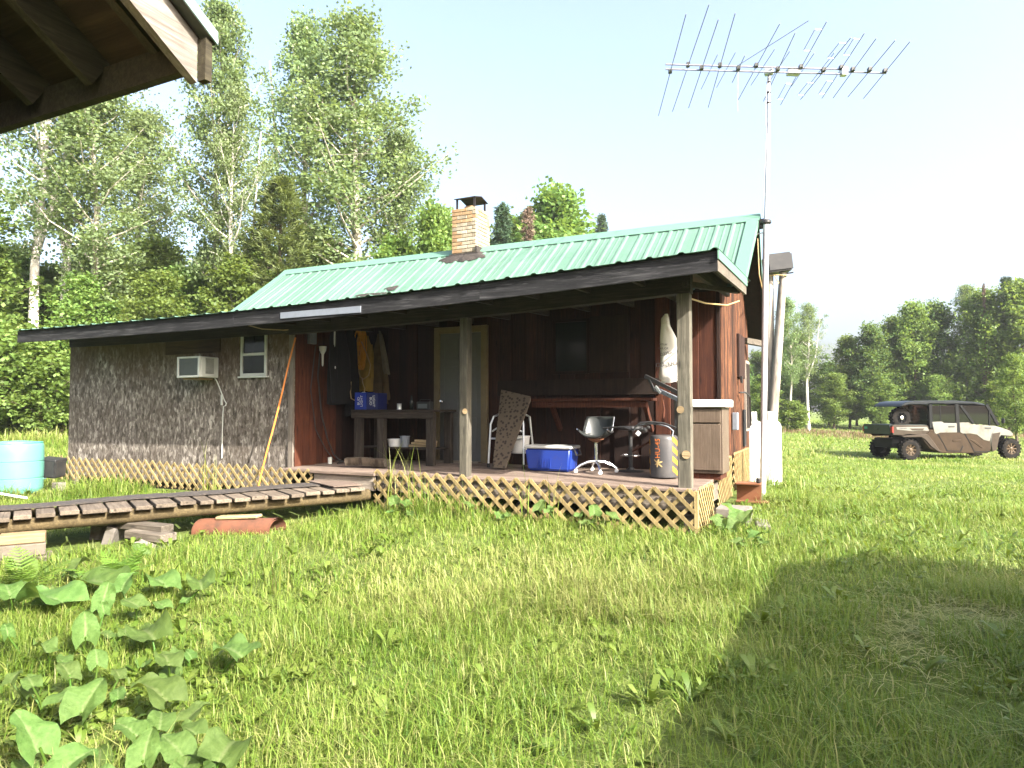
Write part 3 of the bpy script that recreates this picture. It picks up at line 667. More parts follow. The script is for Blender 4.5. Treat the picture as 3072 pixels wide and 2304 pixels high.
# chimney
CX0, CX1, CY0, CY1, CZ0, CZ1 = -6.20, -5.71, 10.28, 10.80, 3.72, 4.82
ch = MB().bb(CX0 + .012, CX1 - .012, CY0 + .012, CY1 - .012, CZ0, CZ1 - .012).build('chimney', 'mortar', cabin)
bw, bh = .2, .066; course = 0; z = CZ0
me_cache = {}
def brick(x0, x1, y0, y1, z0, z1, rust):
    key = (round(x1 - x0, 3), round(y1 - y0, 3), rust)
    if key not in me_cache: me_cache[key] = MB().box((0, 0, 0), (x1 - x0, y1 - y0, z1 - z0)).mesh('brick', .005)
    link('brick', me_cache[key], 'brickrust' if rust else 'brick', ch, loc=((x0 + x1) / 2 + rng.uniform(-.002, .002), (y0 + y1) / 2 + rng.uniform(-.002, .002), (z0 + z1) / 2), rot=(0, rng.uniform(-.008, .008), 0))
while z < CZ1 - .03:
    off = 0 if course % 2 else .1
    top = z + bh - .009
    xs_ = [CX0] + [q for q in (CX0 + .205 - off, CX0 + .41 - off, CX0 + .615 - off) if CX0 + .05 < q < CX1 - .05] + [CX1]
    for a, b in zip(xs_[:-1], xs_[1:]):
        for yy in (CY0, CY1 - .1): brick(a + .003, b - .005, yy, yy + .1, z, top, (course > 12 and rng.random() < .6) or (a == CX0 and rng.random() < .35))
    ys_ = [CY0 + .1] + [q for q in (CY0 + .205 - (.1 - off), CY0 + .41 - (.1 - off)) if CY0 + .14 < q < CY1 - .14] + [CY1 - .1]
    for a, b in zip(ys_[:-1], ys_[1:]):
        for xx in (CX0, CX1 - .1): brick(xx, xx + .1, a + .004, b - .004, z, top, course > 13 and rng.random() < .5)
    z += bh; course += 1
CT = z
for (xx, yy) in ((CX0 + .07, CY0 + .07), (CX1 - .07, CY0 + .07), (CX0 + .07, CY1 - .07), (CX1 - .07, CY1 - .07)):
    MB().bar((xx, yy, CT - .02), (xx, yy, CT + .19), .035, .02, (0, 1, 0)).build('cap_leg', 'darkiron', ch)
MB().prism([(CY0 + .02, CT + .185), ((CY0 + CY1) / 2, CT + .245), (CY1 - .02, CT + .185), (CY1 - .02, CT + .17), ((CY0 + CY1) / 2, CT + .23), (CY0 + .02, CT + .17)], lambda a, b, t: (t, a, b), CX0 + .03, CX1 - .03).build('chimney_cap', 'darkiron', ch)
MB().tube([((CX0 + CX1) / 2, (CY0 + CY1) / 2, CT - .03), ((CX0 + CX1) / 2, (CY0 + CY1) / 2, CT + .07)], .12, 14).build('flue_liner', 'brickrust', ch)
# lumpy tar round the chimney foot and patches on the sheets
def tarblob(x0, x1, y0, y1, h, seed, name='roof_tar_patch'):
    r_ = np.random.RandomState(seed); ph = r_.rand(4) * 6
    def fn(u, v):
        a = 2 * math.pi * u; k = 1 + .13 * math.sin(3 * a + ph[0]) + .09 * math.sin(7 * a + ph[1]) + .06 * math.sin(13 * a + ph[2])
        xx = (x0 + x1) / 2 + (x1 - x0) / 2 * k * v * math.cos(a); yy = (y0 + y1) / 2 + (y1 - y0) / 2 * k * v * math.sin(a)
        return (xx, yy, mz(min(yy, RY)) + .016 + h * (1 - v ** 4) + .006 * math.sin(xx * 60 + ph[3]) * (1 - v))
    MB().grid(fn, 44, 6, True).build(name, 'tar', cabin)
tarblob(CX0 - .17, CX1 + .2, CY0 - .20, CY1 - .36, .045, 3)
tarblob(-7.55, -6.85, 9.25, 9.33, .012, 5); tarblob(-7.0, -6.72, 9.36, 9.50, .012, 8)
for f_ in ((CX0 - .03, CX1 + .03, CY0 - .035, CY0 - .002, 3.96, 4.03),): MB().bb(*f_).build('chimney_flashing', 'tar', ch)
MB().bb(CX1 + .002, CX1 + .03, CY0 - .03, CY0 + .2, 3.98, 4.14).build('chimney_flashing', 'tar', ch)
# electrical bits on the cabin
eb = MB().bb(gx(9.85) + .04, gx(9.85) + .11, 9.78, 9.92, 1.02, 1.26).build('outlet_box', 'galv', cabin, .006)
MB().tube([(gx(10.6) + .06, 10.55, 1.55), (gx(10.6) + .12, 10.75, 1.56), (gx(10.6) + .16, 10.95, 1.5), (gx(10.6) + .14, 11.15, 1.35), (gx(10.6) + .12, 11.4, 1.05)], .012, 6).build('gas_hose', 'black', cabin)
MB().bb(-7.10, -7.04, 7.68, 7.82, 2.27, 2.44).build('thermostat_box', 'galv', cabin, .006)

# ------------------------------------------------------------------ outbuilding whose eave hangs into the picture
gar = thing('outbuilding', 'weathered outbuilding with open rafter eave hanging in at the upper left', 'shed', (-5, -1, -.2))
GX, GY, GZ, GS = -2.12, 1.70, 2.50, .62       # eave corner: x, y, underside height, roof pitch
def gz(y): return GZ + (GY - y) * GS
MB().prism([(GY + .02, gz(GY + .02) + .165), (-2.4, gz(-2.4) + .165), (-2.4, gz(-2.4) + .18), (GY + .02, gz(GY + .02) + .18)], lambda a, b, t: (t, a, b), GX + .0, -9).build('sheathing', 'garply', gar)
MB().prism([(GY + .05, gz(GY + .05) + .183), (-2.4, gz(-2.4) + .183), (-2.4, gz(-2.4) + .20), (GY + .05, gz(GY + .05) + .20)], lambda a, b, t: (t, a, b), GX + .06, -9).build('shingles', 'shingle', gar)
MB().prism([(-2.4, gz(-2.4) + .2), (-6.4, gz(GY) + .2), (-6.4, gz(GY) + .17), (-2.4, gz(-2.4) + .17)], lambda a, b, t: (t, a, b), GX + .06, -9).build('far_roof_slope', 'shingle', gar)
MB().bb(-9, GX - .03, GY - .035, GY, GZ + .03, GZ + .145).build('eave_board', 'garraf', gar)
k = 0
for xx in (-2.26, -2.62, -3.01, -3.40, -3.79, -4.18, -4.57, -4.96, -5.35):
    dp = .14 if k else .09
    MB().bar((xx, GY - .04, gz(GY - .04) + .165 - dp / 2), (xx, -2.3, gz(-2.3) + .165 - dp / 2), .04, dp).build('rafter', 'garraf', gar); k += 1
MB().prism([(GY - .0, gz(GY) - .005), (-2.4, gz(-2.4) - .005), (-2.4, gz(-2.4) + .162), (GY - .0, gz(GY) + .162)], lambda a, b, t: (t, a, b), GX - .03, GX + .008).build('rake_board', 'rakeboard', gar)
MB().prism([(GY + .04, gz(GY + .04) + .166), (-2.4, gz(-2.4) + .166), (-2.4, gz(-2.4) + .212), (GY + .04, gz(GY + .04) + .212)], lambda a, b, t: (t, a, b), GX + .061, GX + .068).build('drip_edge', 'drip', gar)
MB().bb(GX + .009, GX + .05, GY + .001, GY + .03, GZ + .0, GZ + .155).build('return_block', 'garraf', gar)
MB().bb(-9, -2.75, 1.08, 1.14, -.4, 2.70).build('front_wall', 'siding', gar)
MB().bb(-2.81, -2.751, -5.8, 1.079, -.4, 2.72).build('side_wall', 'siding', gar)
# ------------------------------------------------------------------ unseen shed added right of the viewpoint to shade the right-hand grass
shd = thing('added_shade_shed', 'unseen brown gabled shed added right of the viewpoint to shade the grass', 'shed', (6, 2, -.2))
MB().bb(3.35, 8.7, -2.2, 4.55, -.4, 2.45).build('wall', 'siding', shd)
MB().prism([(2.75, 2.38), (6.0, 4.25), (9.1, 2.42), (9.1, 2.52), (6.0, 4.37), (2.75, 2.48)], lambda a, b, t: (a, t, b), -2.6, 4.85).build('roof', 'shingle', shd)
MB().prism([(3.35, 2.452), (8.7, 2.452), (6.0, 4.15)], lambda a, b, t: (a, t, b), 4.4, 4.5).build('gable', 'siding', shd)
# ------------------------------------------------------------------ things on and round the porch
def cloth(name, mat, parent, levels, nu=22, seed=0, rip=.12, nv=16, smooth=True):
    """hanging cloth: levels (z, cx, cy, rx, ry) lofted, with folds that grow downwards"""
    r_ = np.random.RandomState(seed); ph = r_.rand(5) * 6.28
    zs = [l[0] for l in levels]
    def fn(u, v):
        t = v * (len(levels) - 1); i = min(int(t), len(levels) - 2); f = t - i
        z, cx, cy, rx, ry = [levels[i][k] * (1 - f) + levels[i + 1][k] * f for k in range(5)]
        a = 2 * math.pi * u; g = 1 + rip * (.3 + .7 * v) * (math.sin(5 * a + ph[0] + 2 * v) + .6 * math.sin(9 * a + ph[1] - 3 * v)) + .05 * math.sin(14 * v + ph[2] + a)
        return (cx + rx * g * math.cos(a), cy + ry * g * math.sin(a), z + .012 * math.sin(3 * a + ph[3]) * v)
    return MB().grid(fn, nu, nv, True).build(name, mat, parent, smooth=smooth)
# air conditioner
ac = thing('air_conditioner', 'white window air conditioner sticking out of the grey board wall', 'air conditioner', (-8.88, 7.3, 1.78))
MB().bb(-9.13, -8.64, 7.12, 7.44, 1.785, 2.10).build('case', 'offwhite', ac, .012)
fr = MB()
for q in ((-9.13, -9.10, 1.785, 2.10), (-8.68, -8.64, 1.785, 2.10)): fr.bb(q[0], q[1], 7.085, 7.118, q[2], q[3])
fr.bb(-9.099, -8.681, 7.087, 7.118, 2.075, 2.10); fr.bb(-9.099, -8.681, 7.087, 7.118, 1.785, 1.815); fr.build('front_frame', 'offwhite', ac, .003)
MB().bb(-9.098, -8.682, 7.108, 7.117, 1.816, 2.074).build('coil', 'acgrille', ac)
for k in range(18): MB().bb(-9.097, -8.683, 7.098, 7.107, 1.822 + k * .0142, 1.827 + k * .0142).build('fin', 'acgrille', ac)
for k in range(15): MB().box((-8.637, 7.27, 1.85 + k * .0155), (.006, .15, .006), (.0, .35, 0)).build('vent_slat', 'black', ac)
MB().bb(-9.05, -8.72, 7.14, 7.40, 1.755, 1.783).build('support_block', 'newwood', ac)
cd = MB().tube([(-8.70, 7.40, 1.80), (-8.66, 7.42, 1.74), (-8.60, 7.43, 1.62), (-8.54, 7.435, 1.50), (-8.49, 7.43, 1.43), (-8.46, 7.43, 1.40), (-8.47, 7.43, 1.36), (-8.52, 7.435, 1.35), (-8.535, 7.437, 1.25), (-8.54, 7.437, .95), (-8.545, 7.437, .56)], .008, 6).build('power_cord', 'offwhite', ac)
MB().bb(-8.575, -8.55, 7.425, 7.447, 1.37, 1.53).build('cord_clip', 'offwhite', ac)
# orange cord slanting down in front of the corner
oc = MB().tube([(-7.06, 7.40, 2.33), (-7.07, 7.30, 2.0), (-7.10, 7.2, 1.55), (-7.16, 7.12, 1.1), (-7.22, 7.04, .7), (-7.27, 6.98, .35), (-7.3, 6.95, .12)], .012, 7).build('orange_extension_cord', 'orangecord')
tag(oc, 'orange extension cord slanting down past the corner of the grey wall', 'cord')
tag(MB().tube([(-7.09, 7.95, 2.2), (-7.085, 7.9, 1.8), (-7.07, 7.98, 1.2), (-7.06, 8.1, .85), (-7.03, 8.2, .62), (-6.95, 8.25, .53), (-6.8, 8.15, .52), (-6.7, 7.9, .515)], .011, 6).build('black_cable', 'black'), 'black cable hanging down the red boards to the deck', 'cable')
tag(MB().tube([(-7.09, 7.85, 2.25), (-7.085, 7.75, 1.6), (-7.07, 7.85, 1.0), (-7.05, 8.05, .7), (-6.98, 8.15, .54), (-6.9, 8.2, .52)], .008, 6).build('thin_cable', 'black'), 'thinner black cable beside it on the red boards', 'cable')
tag(MB().tube([(-7.7, 7.05, 2.52), (-7.4, 7.1, 2.44), (-7.1, 7.2, 2.42), (-6.8, 7.3, 2.43), (-6.55, 7.35, 2.47)], .008, 6).build('yellow_wire', 'palecord'), 'pale wire sagging under the porch beam', 'wire')
tag(MB().tube([(-1.5, 7.25, 2.49), (-1.35, 7.6, 2.46), (-1.2, 8.1, 2.5), (-1.12, 8.5, 2.6)], .009, 6).build('roof_edge_wire', 'palecord'), 'pale wire looping under the right end of the porch roof', 'wire')
# funnel, bulb
tag(MB().lathe([(.004, 0), (.012, .02), (.018, .18), (.05, .24), (.055, .30)], (-7.05, 7.96, 1.95), 14, cap=False).build('funnel', 'white', smooth=True), 'white funnel hanging on the red boards', 'funnel')
lb = thing('light_bulb', 'bare light bulb in a pale socket before the black coat', 'lamp', (-6.9, 8.03, 1.87))
MB().lathe([(.002, 1.885), (.02, 1.89), (.034, 1.915), (.036, 1.94), (.026, 1.98), (.016, 2.01), (.016, 2.02)], (-6.9, 8.03, 0), 16).build('bulb', 'bulbglass', lb, smooth=True)
MB().lathe([(.02, 2.02), (.028, 2.03), (.028, 2.08), (.022, 2.09)], (-6.9, 8.03, 0), 14).build('socket', 'white', lb, smooth=True)
MB().tube([(-6.9, 8.03, 2.09), (-6.895, 8.035, 2.19), (-6.9, 8.05, 2.55)], .012, 6).build('cord', 'offwhite', lb)
# coats and coveralls
c1 = thing('black_coat', 'long black coat hanging behind the bare bulb', 'coat', (-6.98, 8.28, 1.36))
cloth('body', 'blackcloth', c1, [(2.60, -7.02, 8.25, .03, .05), (2.48, -7.0, 8.25, .06, .16), (2.1, -6.98, 8.25, .08, .22), (1.7, -6.97, 8.26, .09, .25), (1.38, -6.97, 8.27, .09, .26)], seed=1)
cloth('sleeve', 'blackcloth', c1, [(2.42, -6.95, 8.08, .05, .06), (2.1, -6.92, 8.04, .055, .065), (1.75, -6.91, 8.05, .05, .06), (1.43, -6.91, 8.07, .045, .055)], 12, 2)
c2 = thing('dark_jacket', 'second dark jacket hanging deeper in the porch corner', 'coat', (-7.0, 8.6, 1.5))
cloth('body', 'blackcloth', c2, [(2.58, -7.04, 8.56, .03, .05), (2.4, -7.02, 8.57, .06, .11), (1.9, -7.0, 8.58, .07, .14), (1.2, -6.98, 8.58, .07, .14)], seed=3)
c3 = thing('tan_coveralls', 'tan work coveralls hanging beside the yellow cord', 'coveralls', (-6.66, 8.86, 1.4))
cloth('body', 'tan', c3, [(2.52, -6.72, 8.92, .04, .03), (2.3, -6.71, 8.9, .10, .05), (1.95, -6.70, 8.89, .11, .06), (1.6, -6.68, 8.88, .11, .07), (1.40, -6.65, 8.88, .12, .07)], seed=4)
cloth('leg', 'tan', c3, [(1.95, -6.58, 8.86, .05, .05), (1.7, -6.55, 8.85, .06, .05), (1.46, -6.53, 8.85, .065, .05)], 12, 5)
cloth('sleeve', 'khaki', c3, [(2.56, -6.68, 8.86, .015, .015), (2.4, -6.63, 8.85, .04, .03), (2.15, -6.57, 8.84, .05, .035), (1.98, -6.53, 8.83, .055, .04), (1.86, -6.50, 8.83, .05, .04)], 12, 6)
# coiled yellow cord
yc = thing('coiled_cord', 'bundle of coiled yellow extension cord hung in the porch corner', 'cord', (-6.98, 8.78, 1.9))
mm = MB(); r_ = random.Random(5)
for k in range(13):
    wx, hz = r_.uniform(.05, .12), r_.uniform(.27, .34); ox, oy, oz = r_.uniform(-.025, .025), r_.uniform(-.05, .05), r_.uniform(-.03, .02); tw = r_.uniform(-.25, .25)
    pts = []
    for j in range(22):
        a = 2 * math.pi * j / 22; wd = wx * (.45 + .55 * (1 - math.sin(a)) / 2) if math.sin(a) > -1 else wx
        pts.append((-6.99 + ox + wd * math.cos(a), 8.76 + oy + .03 * math.sin(a * 2 + k) + tw * wd * math.cos(a), 2.28 + oz + hz * math.sin(a)))
    mm.tube(pts, .009, 5, closed=True)
mm.build('coil', 'yellowcord', yc, smooth=True)
mm = MB()
for k in range(6):
    mm.tube([(-6.99 + .055 * math.cos(a), 8.74 + .07 * math.sin(a), 2.34 + .008 * k + .01 * math.sin(a)) for a in np.linspace(0, 6.0, 12)], .009, 5)
mm.build('wrap', 'yellowcord', yc, smooth=True)
lp = MB().tube([(-6.90, 8.68, 2.38), (-6.80, 8.68, 2.2), (-6.73, 8.7, 2.0), (-6.75, 8.68, 1.84), (-6.83, 8.65, 1.78), (-6.9, 8.66, 1.82), (-6.98, 8.7, 1.95)], .008, 6).build('loop', 'palecord', yc)
MB().tube([(-6.84, 8.63, 1.79), (-6.72, 8.5, 1.7), (-6.62, 8.42, 1.62), (-6.60, 8.38, 1.55)], .008, 6).build('plug_lead', 'palecord', yc)
MB().tube([(-7.0, 8.66, 1.95), (-6.95, 8.5, 1.75), (-6.88, 8.4, 1.57), (-6.83, 8.36, 1.47), (-6.74, 8.34, 1.44), (-6.66, 8.34, 1.47), (-6.60, 8.36, 1.53)], .008, 6).build('plug_lead', 'palecord', yc)
MB().bb(-6.63, -6.58, 8.355, 8.395, 1.53, 1.57).build('plug', 'offwhite', yc, .004)
c4 = thing('yellow_rain_jacket', 'dull yellow rain jacket hanging behind the coiled cord', 'jacket', (-6.98, 8.9, 1.5))
cloth('body', 'yellowjacket', c4, [(2.5, -7.0, 8.93, .04, .03), (2.3, -6.99, 8.91, .11, .05), (1.9, -6.97, 8.9, .13, .06), (1.6, -6.95, 8.9, .13, .07)], seed=9)
cloth('sleeve', 'yellowjacket', c4, [(2.35, -6.88, 8.88, .04, .04), (2.1, -6.85, 8.87, .05, .05), (1.8, -6.83, 8.86, .05, .05)], 12, 10)
# work bench
bn = thing('work_bench', 'rough dark wooden bench left of the porch door', 'bench', (-5.95, 8.45, .5))
for k in range(4): box_piece('top_board', 'benchwood', bn, -6.72, -5.22, 8.22 + k * .15, 8.365 + k * .15, 1.265, 1.30, .005)
MB().bb(-6.70, -5.24, 8.20, 8.235, 1.17, 1.262).build('apron', 'benchwood', bn, .004)
for (xx, yy) in ((-6.60, 8.27), (-6.18, 8.27), (-5.32, 8.27), (-6.60, 8.75), (-5.32, 8.75)):
    box_piece('leg', 'benchleg', bn, xx - .06, xx + .06, yy - .045, yy + .045, .5, 1.26, .006)
MB().bb(-6.65, -5.3, 8.33, 8.75, .72, .745).build('lower_shelf', 'benchwood', bn)
# beer cartons
for (nm, x0, x1, y0, lab, c, zt) in (('carton', -6.70, -6.50, 8.28, 'bright blue beer carton on the bench, left of the pair', 'boxblue', 1.56), ('carton', -6.49, -6.29, 8.30, 'navy beer carton on the bench, right of the pair', 'boxnavy', 1.55)):
    t = thing(nm, lab, 'carton', ((x0 + x1) / 2, y0 + .1, 1.302), group='beer cartons on the bench')
    MB().bb(x0, x1, y0, y0 + .24, 1.302, zt).build('box', c, t, .004)
    xm = (x0 + x1) / 2
    for (dx, s_) in ((-.022, 'BUD'), (.034, 'LIGHT')):
        mw = Matrix.Translation((xm + dx, y0 - .002, (1.302 + zt) / 2)) @ Matrix.Rotation(R(90), 4, 'X') @ Matrix.Rotation(R(90 if c == 'boxblue' else -90), 4, 'Z')
        text_part(s_, .062, 'print', t, mw)
# small things on the bench
tag(MB().lathe([(.035, 0), (.036, .004), (.034, .01), (.034, .085), (.036, .09), (.032, .09), (.03, .03)], (-6.02, 8.48, 1.301), 16).build('tin_can', 'alu', smooth=True), 'small open tin can on the bench', 'can')
tag(MB().lathe([(.03, 0), (.033, .006), (.033, .12), (.026, .15), (.011, .175), (.011, .215), (.013, .22)], (-5.88, 8.6, 1.301), 16).build('bottle', 'glass', smooth=True), 'dark bottle standing on the bench', 'bottle')
rd = thing('radio', 'small dark radio on the right end of the bench', 'radio', (-5.6, 8.6, 1.302))
MB().bb(-5.74, -5.50, 8.52, 8.62, 1.302, 1.42).build('body', 'black', rd, .01); MB().bb(-5.71, -5.55, 8.512, 8.519, 1.32, 1.385).build('speaker_grille', 'acgrille', rd)
MB().tube([(-5.71, 8.57, 1.42), (-5.71, 8.57, 1.45), (-5.53, 8.57, 1.45), (-5.53, 8.57, 1.42)], .006, 6).build('handle', 'black', rd)
wt = thing('white_tub', 'shallow white plastic tub under the bench', 'tub', (-6.05, 8.42, .746))
MB().lathe([(.09, .746), (.105, .75), (.12, .85), (.127, .852), (.127, .86), (.115, .86), (.10, .76)], (-6.08, 8.48, 0), 20).build('bowl', 'white', wt, smooth=True)
bk = thing('pale_blue_pail', 'pale blue pail beside the white tub under the bench', 'pail', (-5.9, 8.42, .746))
MB().lathe([(.055, .746), (.06, .75), (.072, .90), (.077, .903), (.077, .91), (.067, .91), (.055, .76)], (-5.88, 8.43, 0), 18).build('body', 'galv', bk, smooth=True)
for k in range(3): tag(MB().box((-5.62 + .02 * k, 8.5 + .02 * k, .765 + .034 * k), (.42 - .05 * k, .12, .03), (0, .03 * k, .1 * k)).build('board_offcut', 'newwood', bev=.003), ('bottom', 'middle', 'top')[k] + ' board offcut in the pile under the bench', 'board', 'board offcuts under the bench')
# log on the deck
lg = thing('firewood_log', 'short split log lying on the deck before the bench', 'log', (-5.95, 7.75, .5))
def lf(u, v):
    a = 2 * math.pi * u; r0 = .075 + .012 * math.sin(3 * a + 1) + .006 * math.sin(11 * a)
    return (-6.28 + .55 * v, 7.62 + .16 * v + r0 * math.cos(a), .575 + .75 * r0 * math.sin(a) + .01 * math.sin(5 * v))
MB().grid(lf, 18, 6, True).build('bark', 'bark', lg, smooth=True)
for v_ in (0, 1): MB().add([lf(k / 18, v_) for k in range(18)], [tuple(range(18))]).build('cut_end', 'timber', lg)
# spotted tapered board leaning on the shelf
ib = MB().prism([(-4.26, .52), (-4.06, .52), (-3.86, 1.42), (-3.87, 1.48), (-4.34, 1.58)], lambda a, b, t: (a, 8.12 + (b - .52) * .40 + t, b), 0, .03).build('tapered_board', 'spots', bev=.006)
tag(ib, 'tapered board with brown spotted cover leaning before the walker', 'board')
# walker / commode frame
wk = thing('walker_frame', 'aluminium folding walker with a white pail, behind the spotted board', 'walker', (-4.15, 8.5, .5))
for (xa, yb) in ((-4.44, 8.36), (-3.90, 8.36)):
    MB().tube([(xa, yb, .53), (xa + (.02 if xa < -4 else -.02), yb + .03, 1.1), (xa + (.05 if xa < -4 else -.05), yb + .06, 1.2), (xa + (.06 if xa < -4 else -.06), yb + .18, 1.23), (xa + (.05 if xa < -4 else -.05), yb + .3, 1.2), (xa, yb + .36, .53)], .014, 8).build('side_frame', 'alu', wk, smooth=True)
    for yy in (yb, yb + .36): MB().lathe([(.018, .505), (.02, .51), (.018, .56)], (xa, yy, 0), 10).build('rubber_foot', 'rubber', wk)
MB().tube([(-4.40, 8.40, 1.0), (-4.3, 8.36, 1.05), (-4.05, 8.36, 1.05), (-3.94, 8.40, 1.0)], .012, 8).build('front_rail', 'alu', wk)
MB().tube([(-4.42, 8.40, .9), (-3.92, 8.40, .9)], .012, 8).build('front_rail', 'alu', wk)
MB().lathe([(.11, .70), (.12, .71), (.14, .92), (.15, .93), (.15, .94), (.12, .94)], (-4.05, 8.55, 0), 20).build('pail', 'white', wk, smooth=True)
# cooler
co = thing('cooler', 'blue plastic cooler with a pale rim on the porch deck', 'cooler', (-3.45, 8.3, .5))
MB().add([(x_, y_, z_) for z_, g_ in ((.51, .03), (.80, 0)) for x_, y_ in ((-3.78 + g_, 8.12 + g_), (-3.14 - g_, 8.12 + g_), (-3.14 - g_, 8.46 - g_), (-3.78 + g_, 8.46 - g_))],
         [(0, 3, 2, 1), (4, 5, 6, 7), (0, 1, 5, 4), (1, 2, 6, 5), (2, 3, 7, 6), (3, 0, 4, 7)]).build('body', 'blue', co, .025, smooth=True, seg=3)
MB().bb(-3.79, -3.13, 8.11, 8.47, .795, .835).build('rim', 'coolerlid', co, .012)
for k in range(9): MB().bb(-3.60 + k * .022, -3.595 + k * .022, 8.131, 8.14, .55, .68).build('ridge', 'blue', co)
MB().tube([(-3.12, 8.2, .80), (-3.09, 8.2, .72), (-3.09, 8.38, .72), (-3.12, 8.38, .80)], .012, 7).build('handle', 'black', co)
# swivel chair
sc_ = thing('swivel_chair', 'dark shell swivel chair on a chrome four-arm base', 'chair', (-2.82, 8.3, .5))
def shell(u, v):
    # v 0 seat front .. 1 back top ; u across
    x = (u - .5) * .40; s_ = abs(u - .5) * 2
    if v < .5: q = v / .5; y = 8.10 + .30 * q; z = .955 - .025 * math.sin(q * 3.1) + .10 * s_ ** 3 * (1 - .3 * q)
    else: q = (v - .5) / .5; y = 8.40 + .07 * q - .10 * s_ ** 2 * (1 - q * .5); z = .955 + .25 * q + .06 * s_ ** 3 * (1 - q)
    return (-2.84 + x * (1 - .08 * v), y, z)
o = MB().grid(shell, 15, 15).build('shell', 'shell', sc_, smooth=True); md = o.modifiers.new('s', 'SOLIDIFY'); md.thickness = .012
MB().tube([shell(1, v) for v in np.linspace(0, 1, 12)], .008, 6).build('edge_piping', 'chrome', sc_); MB().tube([shell(0, v) for v in np.linspace(0, 1, 12)], .008, 6).build('edge_piping', 'chrome', sc_)
MB().tube([shell(u, 1) for u in np.linspace(0, 1, 12)], .008, 6).build('edge_piping', 'chrome', sc_)
MB().lathe([(.025, .885), (.10, .925), (.10, .935)], (-2.84, 8.25, 0), 18).build('seat_plate', 'rust', sc_); MB().lathe([(.02, .62), (.02, .90)], (-2.84, 8.25, 0), 12).build('column', 'chrome', sc_, smooth=True)
for k in range(4):
    a = R(30 + 90 * k); dx, dy = math.cos(a), math.sin(a)
    MB().tube([(-2.84, 8.25, .645), (-2.84 + .10 * dx, 8.25 + .10 * dy, .64), (-2.84 + .2 * dx, 8.25 + .2 * dy, .60), (-2.84 + .26 * dx, 8.25 + .26 * dy, .555)], [.022, .02, .016, .013], 8).build('base_arm', 'chrome', sc_, smooth=True)
    MB().lathe([(.022, -.012), (.026, -.006), (.026, .006), (.022, .012)], (-2.84 + .26 * dx, 8.25 + .26 * dy, .527), 12, 'Y').build('caster', 'white', sc_, smooth=True)
# bar stool behind
st = thing('bar_stool', 'black round-base stool standing behind the swivel chair and drum', 'stool', (-2.5, 8.65, .5))
MB().lathe([(.02, 1.03), (.15, 1.04), (.165, 1.06), (.16, 1.085), (.02, 1.09)], (-2.5, 8.62, 0), 22).build('seat', 'black', st, smooth=True)
MB().lathe([(.026, .52), (.026, 1.03)], (-2.5, 8.62, 0), 12).build('column', 'black', st); MB().lathe([(.17, .505), (.17, .512), (.05, .53), (.03, .56)], (-2.5, 8.62, 0), 24).build('base', 'black', st, smooth=True)
MB().tube([(-2.5 + .13 * math.cos(a), 8.62 + .13 * math.sin(a), .71) for a in np.linspace(0, 6.28, 20, False)], .008, 6, closed=True).build('foot_ring', 'chrome', st)
# stake across
tag(MB().tube([(-2.44, 8.5, .77), (-2.12, 8.3, .93)], .012, 7).build('wooden_stick', 'redboard'), 'reddish stick propped between the stool and the drum', 'stick')
# hazard drum
dr = thing('hazard_drum', 'charcoal drum with yellow hazard stripes and orange lettering', 'drum', (-1.93, 8.05, .5))
DC, DR = (-1.93, 8.05), .165
MB().lathe([(DR - .015, .505), (DR, .515), (DR, .95), (DR - .01, .985), (DR - .03, 1.0), (.05, 1.005)], (*DC, 0), 32).build('body', 'drum', dr, smooth=True)
def dpt(a, z, r=DR + .003): return (DC[0] + r * math.cos(a), DC[1] + r * math.sin(a), z)
for (a0, a1) in ((R(-175), R(-145)), (R(-42), R(-12))):
    for k in range(4):
        z0 = .54 + k * .115; MB().add([dpt(a0, z0 + .05), dpt((a0 + a1) / 2, z0 + .02), dpt(a1, z0 - .01), dpt(a1, z0 + .05), dpt((a0 + a1) / 2, z0 + .08), dpt(a0, z0 + .11)], [(0, 1, 4, 5), (1, 2, 3, 4)]).build('hazard_stripe', 'hazyellow', dr)
fa = R(-102)
mw = Matrix.Translation(Vector(dpt(fa, .85, DR + .002))) @ Matrix.Rotation(fa + R(90), 4, 'Z') @ Matrix.Rotation(R(90), 4, 'X') @ Matrix.Rotation(R(90), 4, 'Z')
text_part('HU-45', .085, 'orangeprint', dr, mw)
wp = MB()
for (ang, ln, wd) in ((20, .06, .02), (75, .05, .022), (140, .065, .018), (-40, .07, .016), (-100, .05, .02), (-150, .045, .014)):
    a = R(ang); pts = []
    for q in range(10):
        b = 2 * math.pi * q / 10; pts.append((ln / 2 * (1 + math.cos(b)) * math.cos(a) - wd / 2 * math.sin(b) * math.sin(a), ln / 2 * (1 + math.cos(b)) * math.sin(a) + wd / 2 * math.sin(b) * math.cos(a)))
    wp.add([dpt(fa + p[0] / DR, .68 + p[1], DR + .0035 + .0002 * ang / 50) for p in pts], [tuple(range(10))])
wp.build('insect_emblem', 'wasp', dr)
